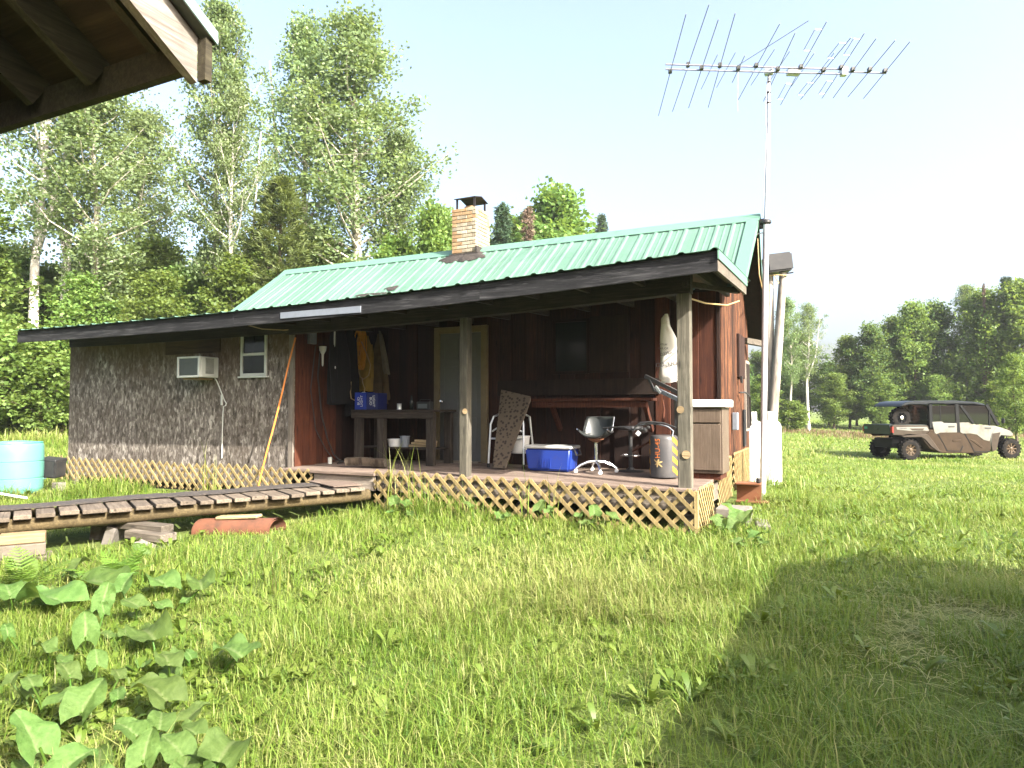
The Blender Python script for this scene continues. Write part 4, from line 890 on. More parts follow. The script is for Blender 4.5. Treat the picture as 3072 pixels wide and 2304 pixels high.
# hose, cable with tag on the drum
hs = thing('black_hose', 'black hose and cable with a white tag lying over the drum', 'hose', (-1.95, 7.98, 1.0))
MB().tube([(-2.26, 7.93, 1.05), (-2.24, 7.93, 1.10), (-2.17, 7.93, 1.145), (-2.05, 7.94, 1.155), (-1.9, 7.94, 1.14), (-1.76, 7.93, 1.09)], .012, 8).build('hose', 'black', hs, smooth=True)
MB().tube([(-2.27, 7.95, 1.05), (-2.22, 7.96, 1.11), (-2.1, 7.96, 1.135), (-1.98, 7.96, 1.13), (-1.86, 7.97, 1.10), (-1.80, 7.97, 1.05), (-1.81, 7.95, .98)], .009, 8).build('cable', 'galv', hs)
MB().tube([(-2.26, 7.93, 1.05), (-2.4, 8.0, 1.085), (-2.55, 8.06, 1.085), (-2.70, 8.1, 1.07)], .010, 8).build('hose', 'black', hs)
MB().box((-2.205, 7.93, 1.02), (.05, .004, .05), (0, R(40), 0)).build('tag', 'print', hs)
for (xx, zz, rr) in ((-2.13, 1.06, .03), (-2.09, 1.09, .022), (-2.17, 1.07, .02)): MB().lathe([(rr * .6, -.02), (rr, -.01), (rr, .01), (rr * .6, .02)], (xx, 7.95, zz), 12, 'Y').build('reel', 'black', hs, smooth=True)
# black folding rail frame leaning behind the post
rf = thing('black_rail_frame', 'black perforated metal rails leaning behind the right post', 'rail', (-1.9, 8.1, 1.2))
MB().bar((-2.19, 8.2, 1.71), (-1.62, 8.02, 1.43), .03, .045).build('rail', 'black', rf, .004); MB().bar((-2.04, 8.16, 1.545), (-1.62, 7.98, 1.36), .03, .05).build('rail', 'galv', rf, .004)
MB().bar((-2.13, 8.17, 1.66), (-2.06, 8.14, 1.52), .02, .03).build('link', 'black', rf); MB().bar((-2.05, 8.15, 1.58), (-1.98, 8.12, 1.50), .02, .03).build('link', 'alu', rf)
MB().bar((-1.80, 8.1, 1.45), (-1.84, 8.3, .6), .03, .03).build('rail', 'black', rf)
for k in range(5): MB().lathe([(.006, -.017), (.006, -.0165)], (-1.96 + k * .07, 8.122 - k * .03, 1.512 - k * .031), 8, 'Y').build('hole', 'black', rf)
tag(MB().tube([(-2.0, 8.3, 1.42), (-1.98, 8.28, 1.3), (-1.99, 8.26, 1.16), (-1.96, 8.24, 1.13)], [.006, .014, .02, .012], 7).build('red_strap', 'redboard', smooth=True), 'red strap hanging above the drum', 'strap')
# feed sack
sk = thing('feed_sack', 'white woven feed sack with mirrored lettering hung beside the right post', 'sack', (-1.93, 8.5, 1.66))
cloth('sack_body', 'sack', sk, [(2.50, -2.0, 8.52, .02, .02), (2.44, -2.02, 8.52, .05, .03), (2.36, -2.01, 8.51, .055, .04), (2.2, -1.97, 8.5, .10, .05), (2.0, -1.94, 8.5, .135, .07), (1.82, -1.93, 8.49, .15, .08), (1.70, -1.94, 8.49, .15, .08), (1.64, -1.95, 8.49, .11, .05)], 30, 8, .05, 24)
for (s_, size, x, y, z, rot) in (('HOLE CO', .075, -1.95, 8.405, 1.86, -4), ('FEED', .05, -2.0, 8.41, 1.99, -14), ('MIX', .04, -1.9, 8.42, 2.02, -14), ('POUND', .035, -2.02, 8.43, 2.06, 4), ('NUTRI', .033, -2.02, 8.435, 2.11, 4)):
    mw = Matrix.Translation((x, y, z)) @ Matrix.Rotation(R(rot), 4, 'Y') @ Matrix.Rotation(R(90), 4, 'X') @ Matrix.Scale(-1, 4, (1, 0, 0))
    text_part(s_, size, 'printdark', sk, mw)
# sink cabinet
cb = thing('cabinet', 'brown base cabinet with a white top at the porch corner', 'cabinet', (-1.45, 8.25, .5))
MB().bb(-1.66, -1.27, 8.12, 8.60, .56, 1.325).build('carcass', 'cabinet', cb, .004); MB().bb(-1.64, -1.30, 8.15, 8.58, .49, .558).build('kick_board', 'redboard', cb)
MB().bb(-1.64, -1.29, 8.10, 8.118, .60, 1.13).build('door', 'cabinet', cb, .004); MB().bb(-1.64, -1.29, 8.10, 8.118, 1.15, 1.30).build('drawer_front', 'cabinet', cb, .004)
MB().bb(-1.70, -1.22, 8.07, 8.62, 1.328, 1.415).build('top', 'white', cb, .008)
tag(MB().tube([(-6.84, 7.9, .5), (-6.84, 7.9, .6)], .03, 8).build('pipe_stub', 'offwhite'), 'short pale pipe stub at the foot of the red boards', 'pipe')

# ------------------------------------------------------------------ mast and antenna
ms = thing('antenna_mast', 'tall grey steel mast beside the cabin gable', 'mast', (-1.09, 10.42, -.1))
MB().tube([(-1.09, 10.40, -.3), (-1.03, 10.42, 2.2), (-.985, 10.42, 4.05)], .042, 14).build('lower_pole', 'mast', ms, smooth=True)
MB().tube([(-.99, 10.42, 3.9), (-.94, 10.42, 5.3)], .030, 12).build('middle_pole', 'mast', ms, smooth=True); MB().tube([(-.94, 10.42, 5.2), (-.915, 10.42, 6.26)], .023, 10).build('upper_pole', 'mast', ms, smooth=True)
MB().lathe([(.05, 3.98), (.075, 4.0), (.075, 4.03), (.05, 4.05)], (-.988, 10.42, 0), 16).build('collar', 'black', ms)
MB().bar((-1.08, 10.44, 4.0), (-1.0, 10.43, 4.0), .05, .14).build('wall_bracket', 'darkiron', ms); MB().bar((-1.12, 10.44, 3.86), (-.99, 10.43, 3.87), .012, .02).build('tie_rod', 'alu', ms)
MB().tube([(-.92, 10.40, 6.2), (-.955, 10.385, 5.9), (-.97, 10.39, 5.6), (-.96, 10.38, 5.3), (-1.0, 10.37, 4.6), (-1.02, 10.37, 4.1)], .006, 5).build('lead_wire', 'antenna', ms)
for zz in (5.25, 5.9, 5.75, 6.05): MB().lathe([(.03, 0), (.03, .02)], (-.94 + (zz - 5.3) * .025, 10.42, zz), 10).build('clamp', 'darkiron', ms)
an = thing('tv_antenna', 'large multi-element television antenna on top of the mast', 'antenna', (-.915, 10.42, 6.2))
ZA = 6.2
b0, b1, b2 = (-2.23, 9.58), (.03, 10.84), (.62, 11.18)
for dz in (-.035, .035): MB().tube([(*b0, ZA + dz), (*b1, ZA + dz)], .011, 8).build('boom', 'antenna', an)
MB().tube([(*b1, ZA), (*b2, ZA)], .011, 8).build('boom', 'antenna', an)
ELS = [((-1.68, 8.33), (-2.7, 11.07)), ((-1.41, 8.37), (-2.49, 11.17)), ((-1.34, 8.62), (-2.19, 10.99)), ((-1.15, 8.7), (-1.93, 11.27)), ((-1.16, 9.68), (-1.43, 10.41)), ((-.67, 9.19), (-1.47, 11.25)), ((-.5, 9.37), (-1.08, 11.27)),
       ((-.13, 9.4), (-.86, 11.69)), ((.15, 9.81), (-.55, 11.46)), ((.31, 9.91), (-.25, 11.73)), ((.45, 10.05), (-.09, 11.71)), ((.68, 10.21), (.12, 11.77)), ((.86, 10.33), (.34, 11.94)), ((-1.5, 9.55), (-1.9, 10.5)), ((-1.27, 9.6), (-1.68, 10.55)), ((-.78, 9.75), (-1.2, 10.7)), ((-.6, 9.9), (-.98, 10.8)), ((-.3, 10.1), (-.65, 11.0)), ((-.05, 10.2), (-.4, 11.05))]
for i, (a, b) in enumerate(ELS):
    z_ = ZA + (.035 if i % 2 else -.035) if i < 10 else ZA
    e = MB().tube([(*a, z_), (*b, z_)], .0055 if i < 13 else .0045, 6).build('element', 'antenna', an)
    mid = ((a[0] + b[0]) / 2, (a[1] + b[1]) / 2)
    if i < 13: MB().box((mid[0], mid[1], z_ + .02), (.05, .07, .05), (0, 0, .35)).build('insulator', 'black', an)
    if 7 <= i <= 9:
        for t0, t1 in ((.08, .30), (.70, .92)):
            p = [V3(a[0] + (b[0] - a[0]) * t, a[1] + (b[1] - a[1]) * t, z_) for t in (t0, t1)]; off = V3(-.085, -.05, 0)
            MB().tube([p[0] + off * 1.0, p[1] + off], .0045, 5).build('stub', 'antenna', an)
            for q in p: MB().bar(q, q + off, .008, .012).build('spacer', 'antenna', an)
MB().tube([(-1.3, 10.0, ZA), (-.35, 9.63, ZA + .22)], .0045, 5).build('bent_element', 'antenna', an); MB().tube([(-1.3, 10.05, ZA), (-1.32, 10.1, ZA - .62)], .0045, 5).build('bent_element', 'antenna', an)
MB().bb(-.98, -.86, 10.36, 10.46, ZA - .03, ZA + .06).build('balun_box', 'alu', an, .01); MB().box((-.60, 10.55, ZA), (.18, .09, .09), (0, 0, .5)).build('preamp_box', 'alu', an, .01); MB().box((.06, 10.86, ZA), (.09, .09, .12), (0, 0, .5)).build('end_box', 'alu', an, .01)
# propane tanks
for (x, y, lab) in ((-1.47, 12.62, 'white propane cylinder half hidden behind the mast, nearer the wall'), (-1.19, 12.72, 'white propane cylinder right of the mast, farther from the wall')):
    g = float(gh(x, y)) - .02
    t = thing('propane_tank', lab, 'gas tank', (x, y, g), group='propane cylinders by the gable')
    prof = [(.15, 0), (.16, .01), (.16, .05), (.185, .07), (.19, .10), (.19, 1.0), (.18, 1.06), (.14, 1.11), (.07, 1.135), (.03, 1.14)]
    MB().lathe(prof, (x, y, g), 28).build('body', 'tank', t, smooth=True)
    MB().lathe([(.075, 1.13), (.08, 1.14), (.08, 1.28), (.07, 1.285), (.065, 1.28), (.065, 1.14)], (x, y, g), 20).build('collar', 'tank', t, smooth=True)
    MB().lathe([(.02, 1.14), (.02, 1.22), (.03, 1.23), (.03, 1.25)], (x, y, g), 10).build('valve', 'rust', t)
    MB().lathe([(.191, .52), (.193, .525), (.191, .53)], (x, y, g), 28, cap=False).build('weld_seam', 'tank', t)
# black box on two logs
bxs = thing('pole_box', 'black equipment box on two stripped log poles behind the mast', 'box', (-1.2, 13.6, 0))
MB().tube([(-1.27, 13.6, -.3), (-1.27, 13.62, 1.1), (-1.26, 13.62, 2.4), (-1.24, 13.6, 3.85)], [.11, .10, .085, .07], 12).build('log_pole', 'pole', bxs, smooth=True)
MB().tube([(-1.26, 13.5, .6), (-1.2, 13.52, 1.3), (-1.1, 13.55, 2.5), (-1.0, 13.58, 3.85)], [.10, .09, .08, .065], 12).build('log_pole', 'pole', bxs, smooth=True)
bd = MB().box((-1.1, 13.6, 4.03), (.46, .40, .34), (0, R(-6), R(20))).build('case', 'black', bxs, .03, smooth=True, seg=2)
MB().box((-1.13, 13.42, 3.98), (.3, .02, .2), (0, R(-6), R(20))).build('front_panel', 'utvblack', bxs, .006)
MB().tube([(-1.36, 13.5, 3.82), (-1.25, 13.47, 3.79), (-1.1, 13.47, 3.80), (-.95, 13.5, 3.78), (-.9, 13.56, 3.80)], .012, 6).build('tie_cord', 'palecord', bxs); MB().bar((-.98, 13.58, 3.83), (-.82, 13.58, 3.84), .03, .02).build('bracket', 'darkiron', bxs)
tag(MB().tube([(-1.12, 10.55, 3.82), (-1.11, 10.6, 3.3), (-1.08, 10.7, 3.1), (-.98, 10.75, 3.07), (-1.0, 12.6, 3.5), (-1.15, 13.45, 3.8)], .01, 6).build('yellow_lead', 'palecord'), 'yellow lead running from the gable to the black pole box', 'wire')
# steel beam and stone step at the deck's right end
ibm = thing('steel_beam', 'rusty steel I-beam stub beside the side lattice', 'beam', (-1.2, 9.75, .1))
MB().bb(-1.345, -1.03, 9.62, 9.86, .295, .315).build('top_flange', 'rust', ibm, .003); MB().bb(-1.345, -1.03, 9.73, 9.75, .08, .293).build('web', 'rust', ibm); MB().bb(-1.345, -.93, 9.62, 9.86, .055, .078).build('bottom_flange', 'rust', ibm, .003)
MB().lathe([(.02, .317), (.03, .33), (.03, .37), (.02, .385)], (-1.06, 9.7, 0), 10).build('bolt', 'darkiron', ibm)
tag(box_piece('concrete_block', 'concrete', None, -1.34, -.98, 7.98, 8.34, .08, .19, .012), 'concrete cap block forming the step at the deck end', 'block', 'concrete blocks by the deck end')
cbk = thing('hollow_block', 'hollow concrete block carrying the step slab', 'block', (-1.15, 8.16, -.1))
for (a, b) in ((-1.33, -1.29), (-1.17, -1.13), (-1.02, -.985)): MB().bb(a, b, 7.99, 8.33, -.12, .078).build('web', 'concrete', cbk, .004)
MB().bb(-1.288, -1.021, 8.30, 8.33, -.12, .077).build('face', 'concrete', cbk)
tag(box_piece('concrete_block', 'concrete', None, -.94, -.78, 7.95, 8.3, -.1, .05, .014, rot=(.05, .1, .2)), 'small tilted concrete block in the grass right of the step', 'block', 'concrete blocks by the deck end')
# barrel, black box, pipes at the left
br = thing('barrel', 'open teal plastic barrel standing left of the lattice', 'barrel', (-11.2, 5.95, .08))
BR = .36
MB().lathe([(.33, .06), (BR - .004, .10), (BR, .14), (BR, .268), (BR - .006, .272), (BR - .006, .284), (BR, .288), (BR + .003, .40), (BR + .003, .518), (BR - .005, .522), (BR - .005, .534), (BR + .003, .538), (BR, .66), (BR - .004, .76), (BR - .018, .795), (BR - .03, .805), (BR - .042, .79), (BR - .048, .5), (BR - .05, .2), (.02, .18)], (-11.22, 5.98, .0), 40).build('drum', 'cyan', br, smooth=True)
MB().tube([(-11.22 + (BR - .025) * math.cos(a), 5.98 + (BR - .025) * math.sin(a), .803 + .006 * math.sin(3 * a)) for a in np.linspace(0, 6.28, 36, False)], .012, 7, closed=True).build('rim', 'cyanin', br, smooth=True)
bb_ = thing('battery_box', 'black plastic box tilted against the lattice end by the barrel', 'box', (-11.1, 6.5, .2))
MB().box((-11.12, 6.45, .39), (.30, .26, .27), (R(4), R(5), R(24))).build('case', 'black', bb_, .02, smooth=True, seg=2); MB().box((-11.12, 6.45, .515), (.315, .275, .06), (R(4), R(5), R(24))).build('lid', 'black', bb_, .012)
MB().tube([(-11.18, 6.30, .28), (-11.15, 6.26, .25), (-11.08, 6.26, .24), (-11.0, 6.3, .25)], .012, 6).build('latch', 'chrome', bb_)
tag(box_piece('cinder_block', 'concrete', None, -11.06, -10.90, 6.42, 6.56, -.02, .17, .008), 'pale block standing under the black box', 'block')
tag(MB().tube([(-11.35, 5.1, .22), (-10.9, 5.4, .16), (-10.42, 5.72, .05)], .016, 8).build('white_pipe', 'white'), 'white pipe leaning in the grass before the barrel', 'pipe')
tag(MB().tube([(-11.2, 4.85, .08), (-10.95, 5.1, .07), (-10.6, 5.4, .05)], .018, 8).build('pale_pole', 'newwood'), 'pale wooden pole lying in the grass before the barrel', 'pole')
# ------------------------------------------------------------------ plank walkway
rw = thing('walkway', 'plank walkway on logs leading to the porch', 'walkway', (-6.5, 5.2, 0))
A0, A1 = V3(-5.36, 6.86, 0), V3(-7.55, 2.85, 0)      # right-hand edge, porch end first
dirv = (A1 - A0); RL = np.linalg.norm(dirv); dirv /= RL; side = V3(dirv[1], -dirv[0], 0)
if side[0] > 0: side = -side
def rz(s): t = s / RL; return .305 + .012 * math.sin(t * 4.5) - .01 * t + .03 * (1 - t) ** 6
ang = math.atan2(side[1], side[0]); s = 0.0; k = 0
while s < RL:
    w = rng.uniform(.165, .235); e0, e1 = rng.uniform(-.045, .02), 1.0 + rng.uniform(-.03, .03)
    c = A0 + dirv * (s + w / 2) + side * (e0 + e1) / 2
    me = MB().box((0, 0, 0), (e1 - e0, w - rng.uniform(.016, .038), .042)).mesh('plank', .005)
    link('plank', me, 'rampplank', rw, loc=(c[0], c[1], rz(s) - .021 + rng.uniform(-.004, .004)), rot=(rng.uniform(-.015, .015), rng.uniform(-.01, .01), ang + rng.uniform(-.015, .015))); s += w; k += 1
for off, rr in ((.15, .07), (.88, .07)):
    pts = [A0 + dirv * q + side * off + V3(0, 0, rz(q) - .042 - rr) for q in np.linspace(-.1, RL + .2, 16)]
    MB().tube(pts, [rr * (1 + .08 * math.sin(i * 1.7)) for i in range(16)], 14).build('log_stringer', 'ramplog', rw, smooth=True)
# rubber runner on the planks
vv = []; ns = 44
for i in range(ns):
    q = .42 + (RL - .5) * i / (ns - 1); o_ = .46 + .05 * math.sin(i * .35); hh = rz(q) + .010 + .006 * math.sin(i * 1.9) ** 2
    a = A0 + dirv * q + side * o_; b = A0 + dirv * q + side * (o_ + .33 + .02 * math.sin(i))
    vv += [(a[0], a[1], hh), (b[0], b[1], hh), (b[0], b[1], hh + .014), (a[0], a[1], hh + .014)]
ff = [(4 * i + j, 4 * i + (j + 1) % 4, 4 * i + 4 + (j + 1) % 4, 4 * i + 4 + j) for i in range(ns - 1) for j in range(4)] + [(0, 1, 2, 3), (4 * ns - 1, 4 * ns - 2, 4 * ns - 3, 4 * ns - 4)]
tag(MB().add(vv, ff).build('rubber_runner', 'mat'), 'long black rubber runner laid along the planks', 'mat')
mt = MB(); a = A0 + dirv * .0 + side * .12; b = A0 + dirv * .0 + side * .98; c = A0 + dirv * .42 + side * .95; d = A0 + dirv * .38 + side * .1
mt.add([(p[0], p[1], rz(.2) + zz) for zz in (.022, .034) for p in (a, b, c, d)], [(0, 1, 2, 3), (7, 6, 5, 4), (0, 4, 5, 1), (1, 5, 6, 2), (2, 6, 7, 3), (3, 7, 4, 0)])
tag(mt.build('door_mat', 'deck'), 'pinkish brown mat at the porch end of the walkway', 'mat')
# supports under the walkway
def sblock(name, lab, c, d, rot, mat, group='walkway supports', cat='block', bev=.01):
    tag(link(name, MB().box((0, 0, 0), d).mesh(name, bev), mat, None, loc=c, rot=rot), lab, cat, group)
def on(s_, o_): p = A0 + dirv * s_ + side * o_; return p[0], p[1]
x, y = on(3.46, -.02); sblock('wood_block', 'fresh pale wood block under the left end of the walkway', (x, y, .09), (.36, .2, .09), (0, 0, 1.0), 'newwood', cat='wood block')
sblock('stone_block', 'brown stone block, upper of the stack below the pale wood', (x - .02, y - .02, -.015), (.42, .26, .115), (0, 0, 1.05), 'stone')
sblock('stone_block', 'mossy stone block at the bottom of the left stack', (x - .01, y, -.16), (.46, .3, .17), (0, 0, .95), 'stone')
x, y = on(2.68, .2); sblock('cross_timber', 'long dark timber lying across under the walkway', (x - .1, y + .1, .095), (1.35, .16, .075), (0, .02, .12), 'timber', cat='timber')
x2, y2 = x + .48, y + .08
sblock('cross_timber', 'short timber end stacked on the tilted blocks', (x2 - .04, y2, .02), (.5, .2, .085), (0, .04, .1), 'timber', cat='timber')
sblock('tilted_block', 'grey concrete block tilted under the timber ends', (x2 + .05, y2 - .02, -.085), (.27, .3, .12), (.1, .25, .35), 'concrete'); sblock('tilted_block', 'lower grey concrete block sunk in the weeds', (x2 - .02, y2 - .03, -.2), (.26, .3, .14), (.05, .2, .3), 'concrete')
x3, y3 = x - .35, y + .12
sblock('wedge_block', 'leaning concrete block in the shade under the walkway', (x3 + .22, y3 - .05, -.06), (.1, .28, .3), (0, .3, .5), 'concrete'); sblock('wedge_block', 'leftmost concrete block in the shade under the walkway', (x3 - .1, y3 + .05, -.07), (.12, .3, .26), (0, .1, .4), 'concrete')
x, y = on(1.62, -.1)
cp = thing('culvert_pipe', 'rust red pipe lying under the walkway', 'pipe', (x, y, -.02))
def cpf(r0): return lambda u, v: (x - .38 + .82 * v + r0 * .35 * math.sin(2 * math.pi * u) * 0, y - .05 + .30 * v + r0 * math.cos(2 * math.pi * u), -.04 + .02 * v + r0 * math.sin(2 * math.pi * u))
MB().grid(cpf(.135), 26, 4, True).build('pipe_wall', 'clay', cp, smooth=True); MB().grid(cpf(.115), 26, 4, True).build('pipe_bore', 'clay', cp, smooth=True)
MB().add([cpf(.135)(k / 26, 0) for k in range(26)] + [cpf(.115)(k / 26, 0) for k in range(26)], [(k, (k + 1) % 26, 26 + (k + 1) % 26, 26 + k) for k in range(26)]).build('pipe_lip', 'clay', cp)
sblock('packing_board', 'pale board wedged between the red pipe and the planks', (x + .02, y + .1, .118), (.48, .14, .035), (0, -.05, .35), 'newwood', cat='board')

# ------------------------------------------------------------------ side-by-side vehicle on the far grass
DV = 21.5
rx_, ry_ = cw(DV, 1961); fx_, fy_ = cw(DV * 1.015, 2177)
hd = math.atan2(fy_ - ry_, fx_ - rx_); WB = math.hypot(fx_ - rx_, fy_ - ry_)
g0, g1 = float(gh(rx_, ry_)), float(gh(fx_, fy_))
UM = Matrix.Translation((rx_, ry_, g0 + .01)) @ Matrix.Rotation(hd, 4, 'Z') @ Matrix.Rotation(-math.atan2(g1 - g0, WB), 4, 'Y')
utv = bpy.data.objects.new('utility_vehicle', None); COL.objects.link(utv); utv.matrix_world = UM; WM[utv.name] = UM.copy()
tag(utv, 'muddy white and brown four-door side-by-side vehicle parked on the far grass', 'vehicle')
# local axes: x forward from the rear axle, y left, origin under the near (right) rear wheel
TR = 1.42; S = WB / 3.16
def ub(m, name, mat, parent=utv, **kw): return m.build(name, mat, parent, local=True, **kw)
def sp(pts): return [(a * S, b) for a, b in pts]
def wheel(x, y, flip, nm='wheel', r=.315):
    w = bpy.data.objects.new(nm, None); COL.objects.link(w); w.parent = utv; WM[w.name] = UM.copy()
    t = MB(); prof = [(r * .56, -.11), (r * .8, -.125), (r * .95, -.11), (r, -.07), (r, .07), (r * .95, .11), (r * .8, .125), (r * .56, .11)]
    t.lathe(prof, (x, y, r), 28, 'Y', cap=False)
    for k in range(18):
        a = 2 * math.pi * k / 18
        for yy in (-.07, .07):
            a2 = a + (.17 if yy > 0 else 0); t.box((x + r * 1.01 * math.cos(a2), y + yy, r + r * 1.01 * math.sin(a2)), (.03, .09, .05), (0, -a2, 0))
    ub(t, 'tyre', 'tyre', w, smooth=True)
    fy = -.10 if not flip else .10
    rm = MB().lathe([(r * .57, -.09), (r * .57, .09)], (x, y, r), 24, 'Y', cap=False); rm.lathe([(.02, fy * .35), (r * .5, fy * .35)], (x, y, r), 24, 'Y', cap=False)
    for k in range(8):
        a = 2 * math.pi * k / 8; rm.bar((x + .04 * math.cos(a), y + fy * .75, r + .04 * math.sin(a)), (x + r * .53 * math.cos(a), y + fy * .9, r + r * .53 * math.sin(a)), .03, .028, (0, 1, 0))
    rm.lathe([(.045, fy * .6), (.05, fy), (.03, fy * 1.1), (.002, fy * 1.1)], (x, y, r), 14, 'Y', cap=False); rm.lathe([(r * .53, fy), (r * .58, fy), (r * .58, fy * .8), (r * .53, fy * .8)], (x, y, r), 24, 'Y', cap=False)
    ub(rm, 'rim', 'bronze', w); ub(MB().lathe([(.002, fy * .3), (r * .52, fy * .3)], (x, y, r), 20, 'Y'), 'brake_disc', 'utvblack', w)
    return w
wheel(0, .0, False); wheel(WB, .0, False); wheel(0, TR, True); wheel(WB, TR, True)
ex = lambda y0, y1: (lambda a, b, t: (a, t, b), y0, y1)
def pan(name, mat, pts, y0, y1, bev=.02, parent=utv): return ub(MB().prism(sp(pts), lambda a, b, t: (a, t, b), y0, y1), name, mat, parent, bev=bev, smooth=True)
Y0, Y1 = -.06, TR + .06
pan('chassis', 'utvblack', [(-.35, .36), (3.0, .36), (3.15, .5), (2.9, .62), (-.35, .66)], .25, TR - .25)
pan('lower_body', 'mud', [(.50, .78), (.40, .62), (.62, .34), (.95, .20), (2.45, .18), (2.55, .30), (2.60, .62), (2.3, .95), (.66, .95)], Y0, Y1)
pan('bed_box', 'utvbed', [(-.52, .80), (-.52, 1.10), (.62, 1.10), (.62, .80)], .02, TR - .02, .02)
pan('bed_side', 'utvgrey', [(-.52, .78), (-.52, 1.09), (-.46, 1.10), (.60, 1.07), (.66, .88), (.55, .74), (.0, .80), (-.2, .76)], Y0 + .02, .03)
pan('bed_side', 'utvgrey', [(-.52, .78), (-.52, 1.09), (-.46, 1.10), (.60, 1.07), (.66, .88), (.55, .74), (.0, .80), (-.2, .76)], TR - .03, Y1 - .02)
pan('bed_side_accent', 'utvwhite', [(-.40, 1.03), (.56, 1.03), (.62, .90), (.40, .92), (.1, .90), (-.38, .95)], Y0 + .012, Y0 + .021, .003)
pan('bed_side_inlay', 'utvgrey', [(.0, .985), (.48, .985), (.42, .93), (.1, .92)], Y0 + .006, Y0 + .0115, .002)
mw = UM @ Matrix.Translation((-.2 * S, Y0 + .006, .985)) @ Matrix.Rotation(R(90), 4, 'X'); text_part('CAN-AM', .065, 'printdark', utv, mw)
tg = pan('tailgate', 'utvbed', [(-.555, .80), (-.555, 1.11), (-.522, 1.11), (-.522, .80)], .04, TR - .04, .01)
ub(MB().bb(-.575 * S, -.556 * S, TR - .25, TR - .1, .95, 1.02), 'sticker', 'green', tg); ub(MB().bb(-.575 * S, -.556 * S, TR * .5 - .1, TR * .5 + .1, .93, .98), 'tailgate_handle', 'black', tg)
ub(MB().bb(-.53 * S, -.49 * S, Y0, .04, .86, 1.04), 'tail_light', 'red'); ub(MB().bb(-.53 * S, -.49 * S, TR - .04, Y1, .86, 1.04), 'tail_light', 'red')
pan('rear_fender', 'utvgrey', [(-.26, .76), (.55, .80), (.74, .55), (.9, .30), (1.0, .26), (.86, .24), (.64, .40), (.46, .62), (.34, .70), (-.2, .70)], Y0 - .03, Y0 + .05)
pan('rear_fender', 'utvgrey', [(-.26, .76), (.55, .80), (.74, .55), (.9, .30), (1.0, .26), (.86, .24), (.64, .40), (.46, .62), (.34, .70), (-.2, .70)], Y1 - .05, Y1 + .03)
for (ya, yb) in ((Y0 - .012, Y0 + .02), (Y1 - .02, Y1 + .012)):
    d1 = pan('rear_door', 'utvwhite', [(.70, 1.19), (1.02, 1.19), (1.08, 1.15), (1.48, 1.14), (1.48, .84), (.94, .84), (.82, .79), (.76, .84)], ya, yb, .012)
    d2 = pan('front_door', 'utvwhite', [(1.56, 1.16), (1.86, 1.16), (1.94, 1.10), (2.72, 1.04), (2.55, .72), (2.5, .55), (2.3, .60), (2.1, .76), (1.9, .80), (1.66, .80), (1.57, .84)], ya, yb, .012)
    yk = ya - .004 if ya < .5 else yb - .006
    for (dd, hx, hz) in ((d1, 1.3, 1.03), (d2, 2.45, .97)): ub(MB().bb((hx - .1) * S, (hx + .1) * S, yk, yk + .01, hz - .025, hz + .025), 'door_handle', 'black', dd)
    pan('door_seam', 'utvblack', [(.86, .80), (.90, .80), (1.14, .26), (1.58, .24), (1.66, .40), (1.64, .43), (1.56, .27), (1.16, .29)], ya + .004, yb - .004, 0, d1)
    pan('door_seam', 'utvblack', [(1.70, .80), (1.74, .80), (2.0, .22), (2.5, .22), (2.5, .25), (2.02, .25)], ya + .004, yb - .004, 0, d2)
    pan('door_ridge', 'mud', [(1.32, .62), (1.6, .62), (1.62, .55), (1.34, .55)], ya, yb, .01, d1); pan('door_ridge', 'mud', [(1.86, .62), (2.02, .6), (2.3, .36), (2.24, .34)], ya, yb, .01, d2)
    for (pa, pb, w_) in (((.675, 1.0), (.675, 1.74), .10), ((1.52, .85), (1.50, 1.74), .11), ((2.80, 1.06), (2.44, 1.72), .09), ((2.52, 1.05), (2.52, 1.55), .04), ((1.62, 1.70), (2.02, 1.12), .07)):
        yy = ya + .03 if ya < .5 else yb - .03
        ub(MB().bar((pa[0] * S, yy, pa[1]), (pb[0] * S, yy, pb[1]), .05, w_, (1, 0, .01)), 'pillar', 'utvblack')
    yy = ya + .03 if ya < .5 else yb - .03
    pan('side_window', 'utvglass', [(.70, 1.20), (1.46, 1.17), (1.46, 1.70), (.70, 1.70)], yy - .003, yy + .003, 0); pan('side_window', 'utvglass', [(1.57, 1.17), (2.76, 1.06), (2.46, 1.68), (1.57, 1.70)], yy - .003, yy + .003, 0)
    ub(MB().bar((.98 * S, yy, 1.19), (.98 * S, yy, 1.72), .02, .03, (1, 0, .01)), 'window_divider', 'utvblack')
pan('roof', 'utvroof', [(-.20, 1.66), (-.16, 1.74), (-.02, 1.82), (.2, 1.855), (.65, 1.86), (1.5, 1.86), (2.2, 1.80), (2.44, 1.74), (2.50, 1.67), (2.40, 1.68), (2.1, 1.735), (.7, 1.755), (.6, 1.72), (.5, 1.735), (.1, 1.735), (-.1, 1.70)], .02, TR - .02, .02)
pan('windshield', 'utvglass', [(2.80, 1.08), (2.46, 1.68), (2.455, 1.68), (2.795, 1.08)], .08, TR - .08, 0)
pan('rear_window', 'utvglass', [(.66, 1.12), (.66, 1.72), (.655, 1.72), (.655, 1.12)], .08, TR - .08, 0)
pan('hood', 'utvwhite', [(2.74, 1.05), (2.90, 1.02), (3.10, .96), (3.22, .88), (3.20, .80), (2.9, .90), (2.72, .98)], .12, TR - .12, .03)
pan('front_fascia', 'utvblack', [(2.62, .95), (3.0, .90), (3.24, .80), (3.20, .55), (2.95, .45), (2.62, .30)], .20, TR - .20, .03)
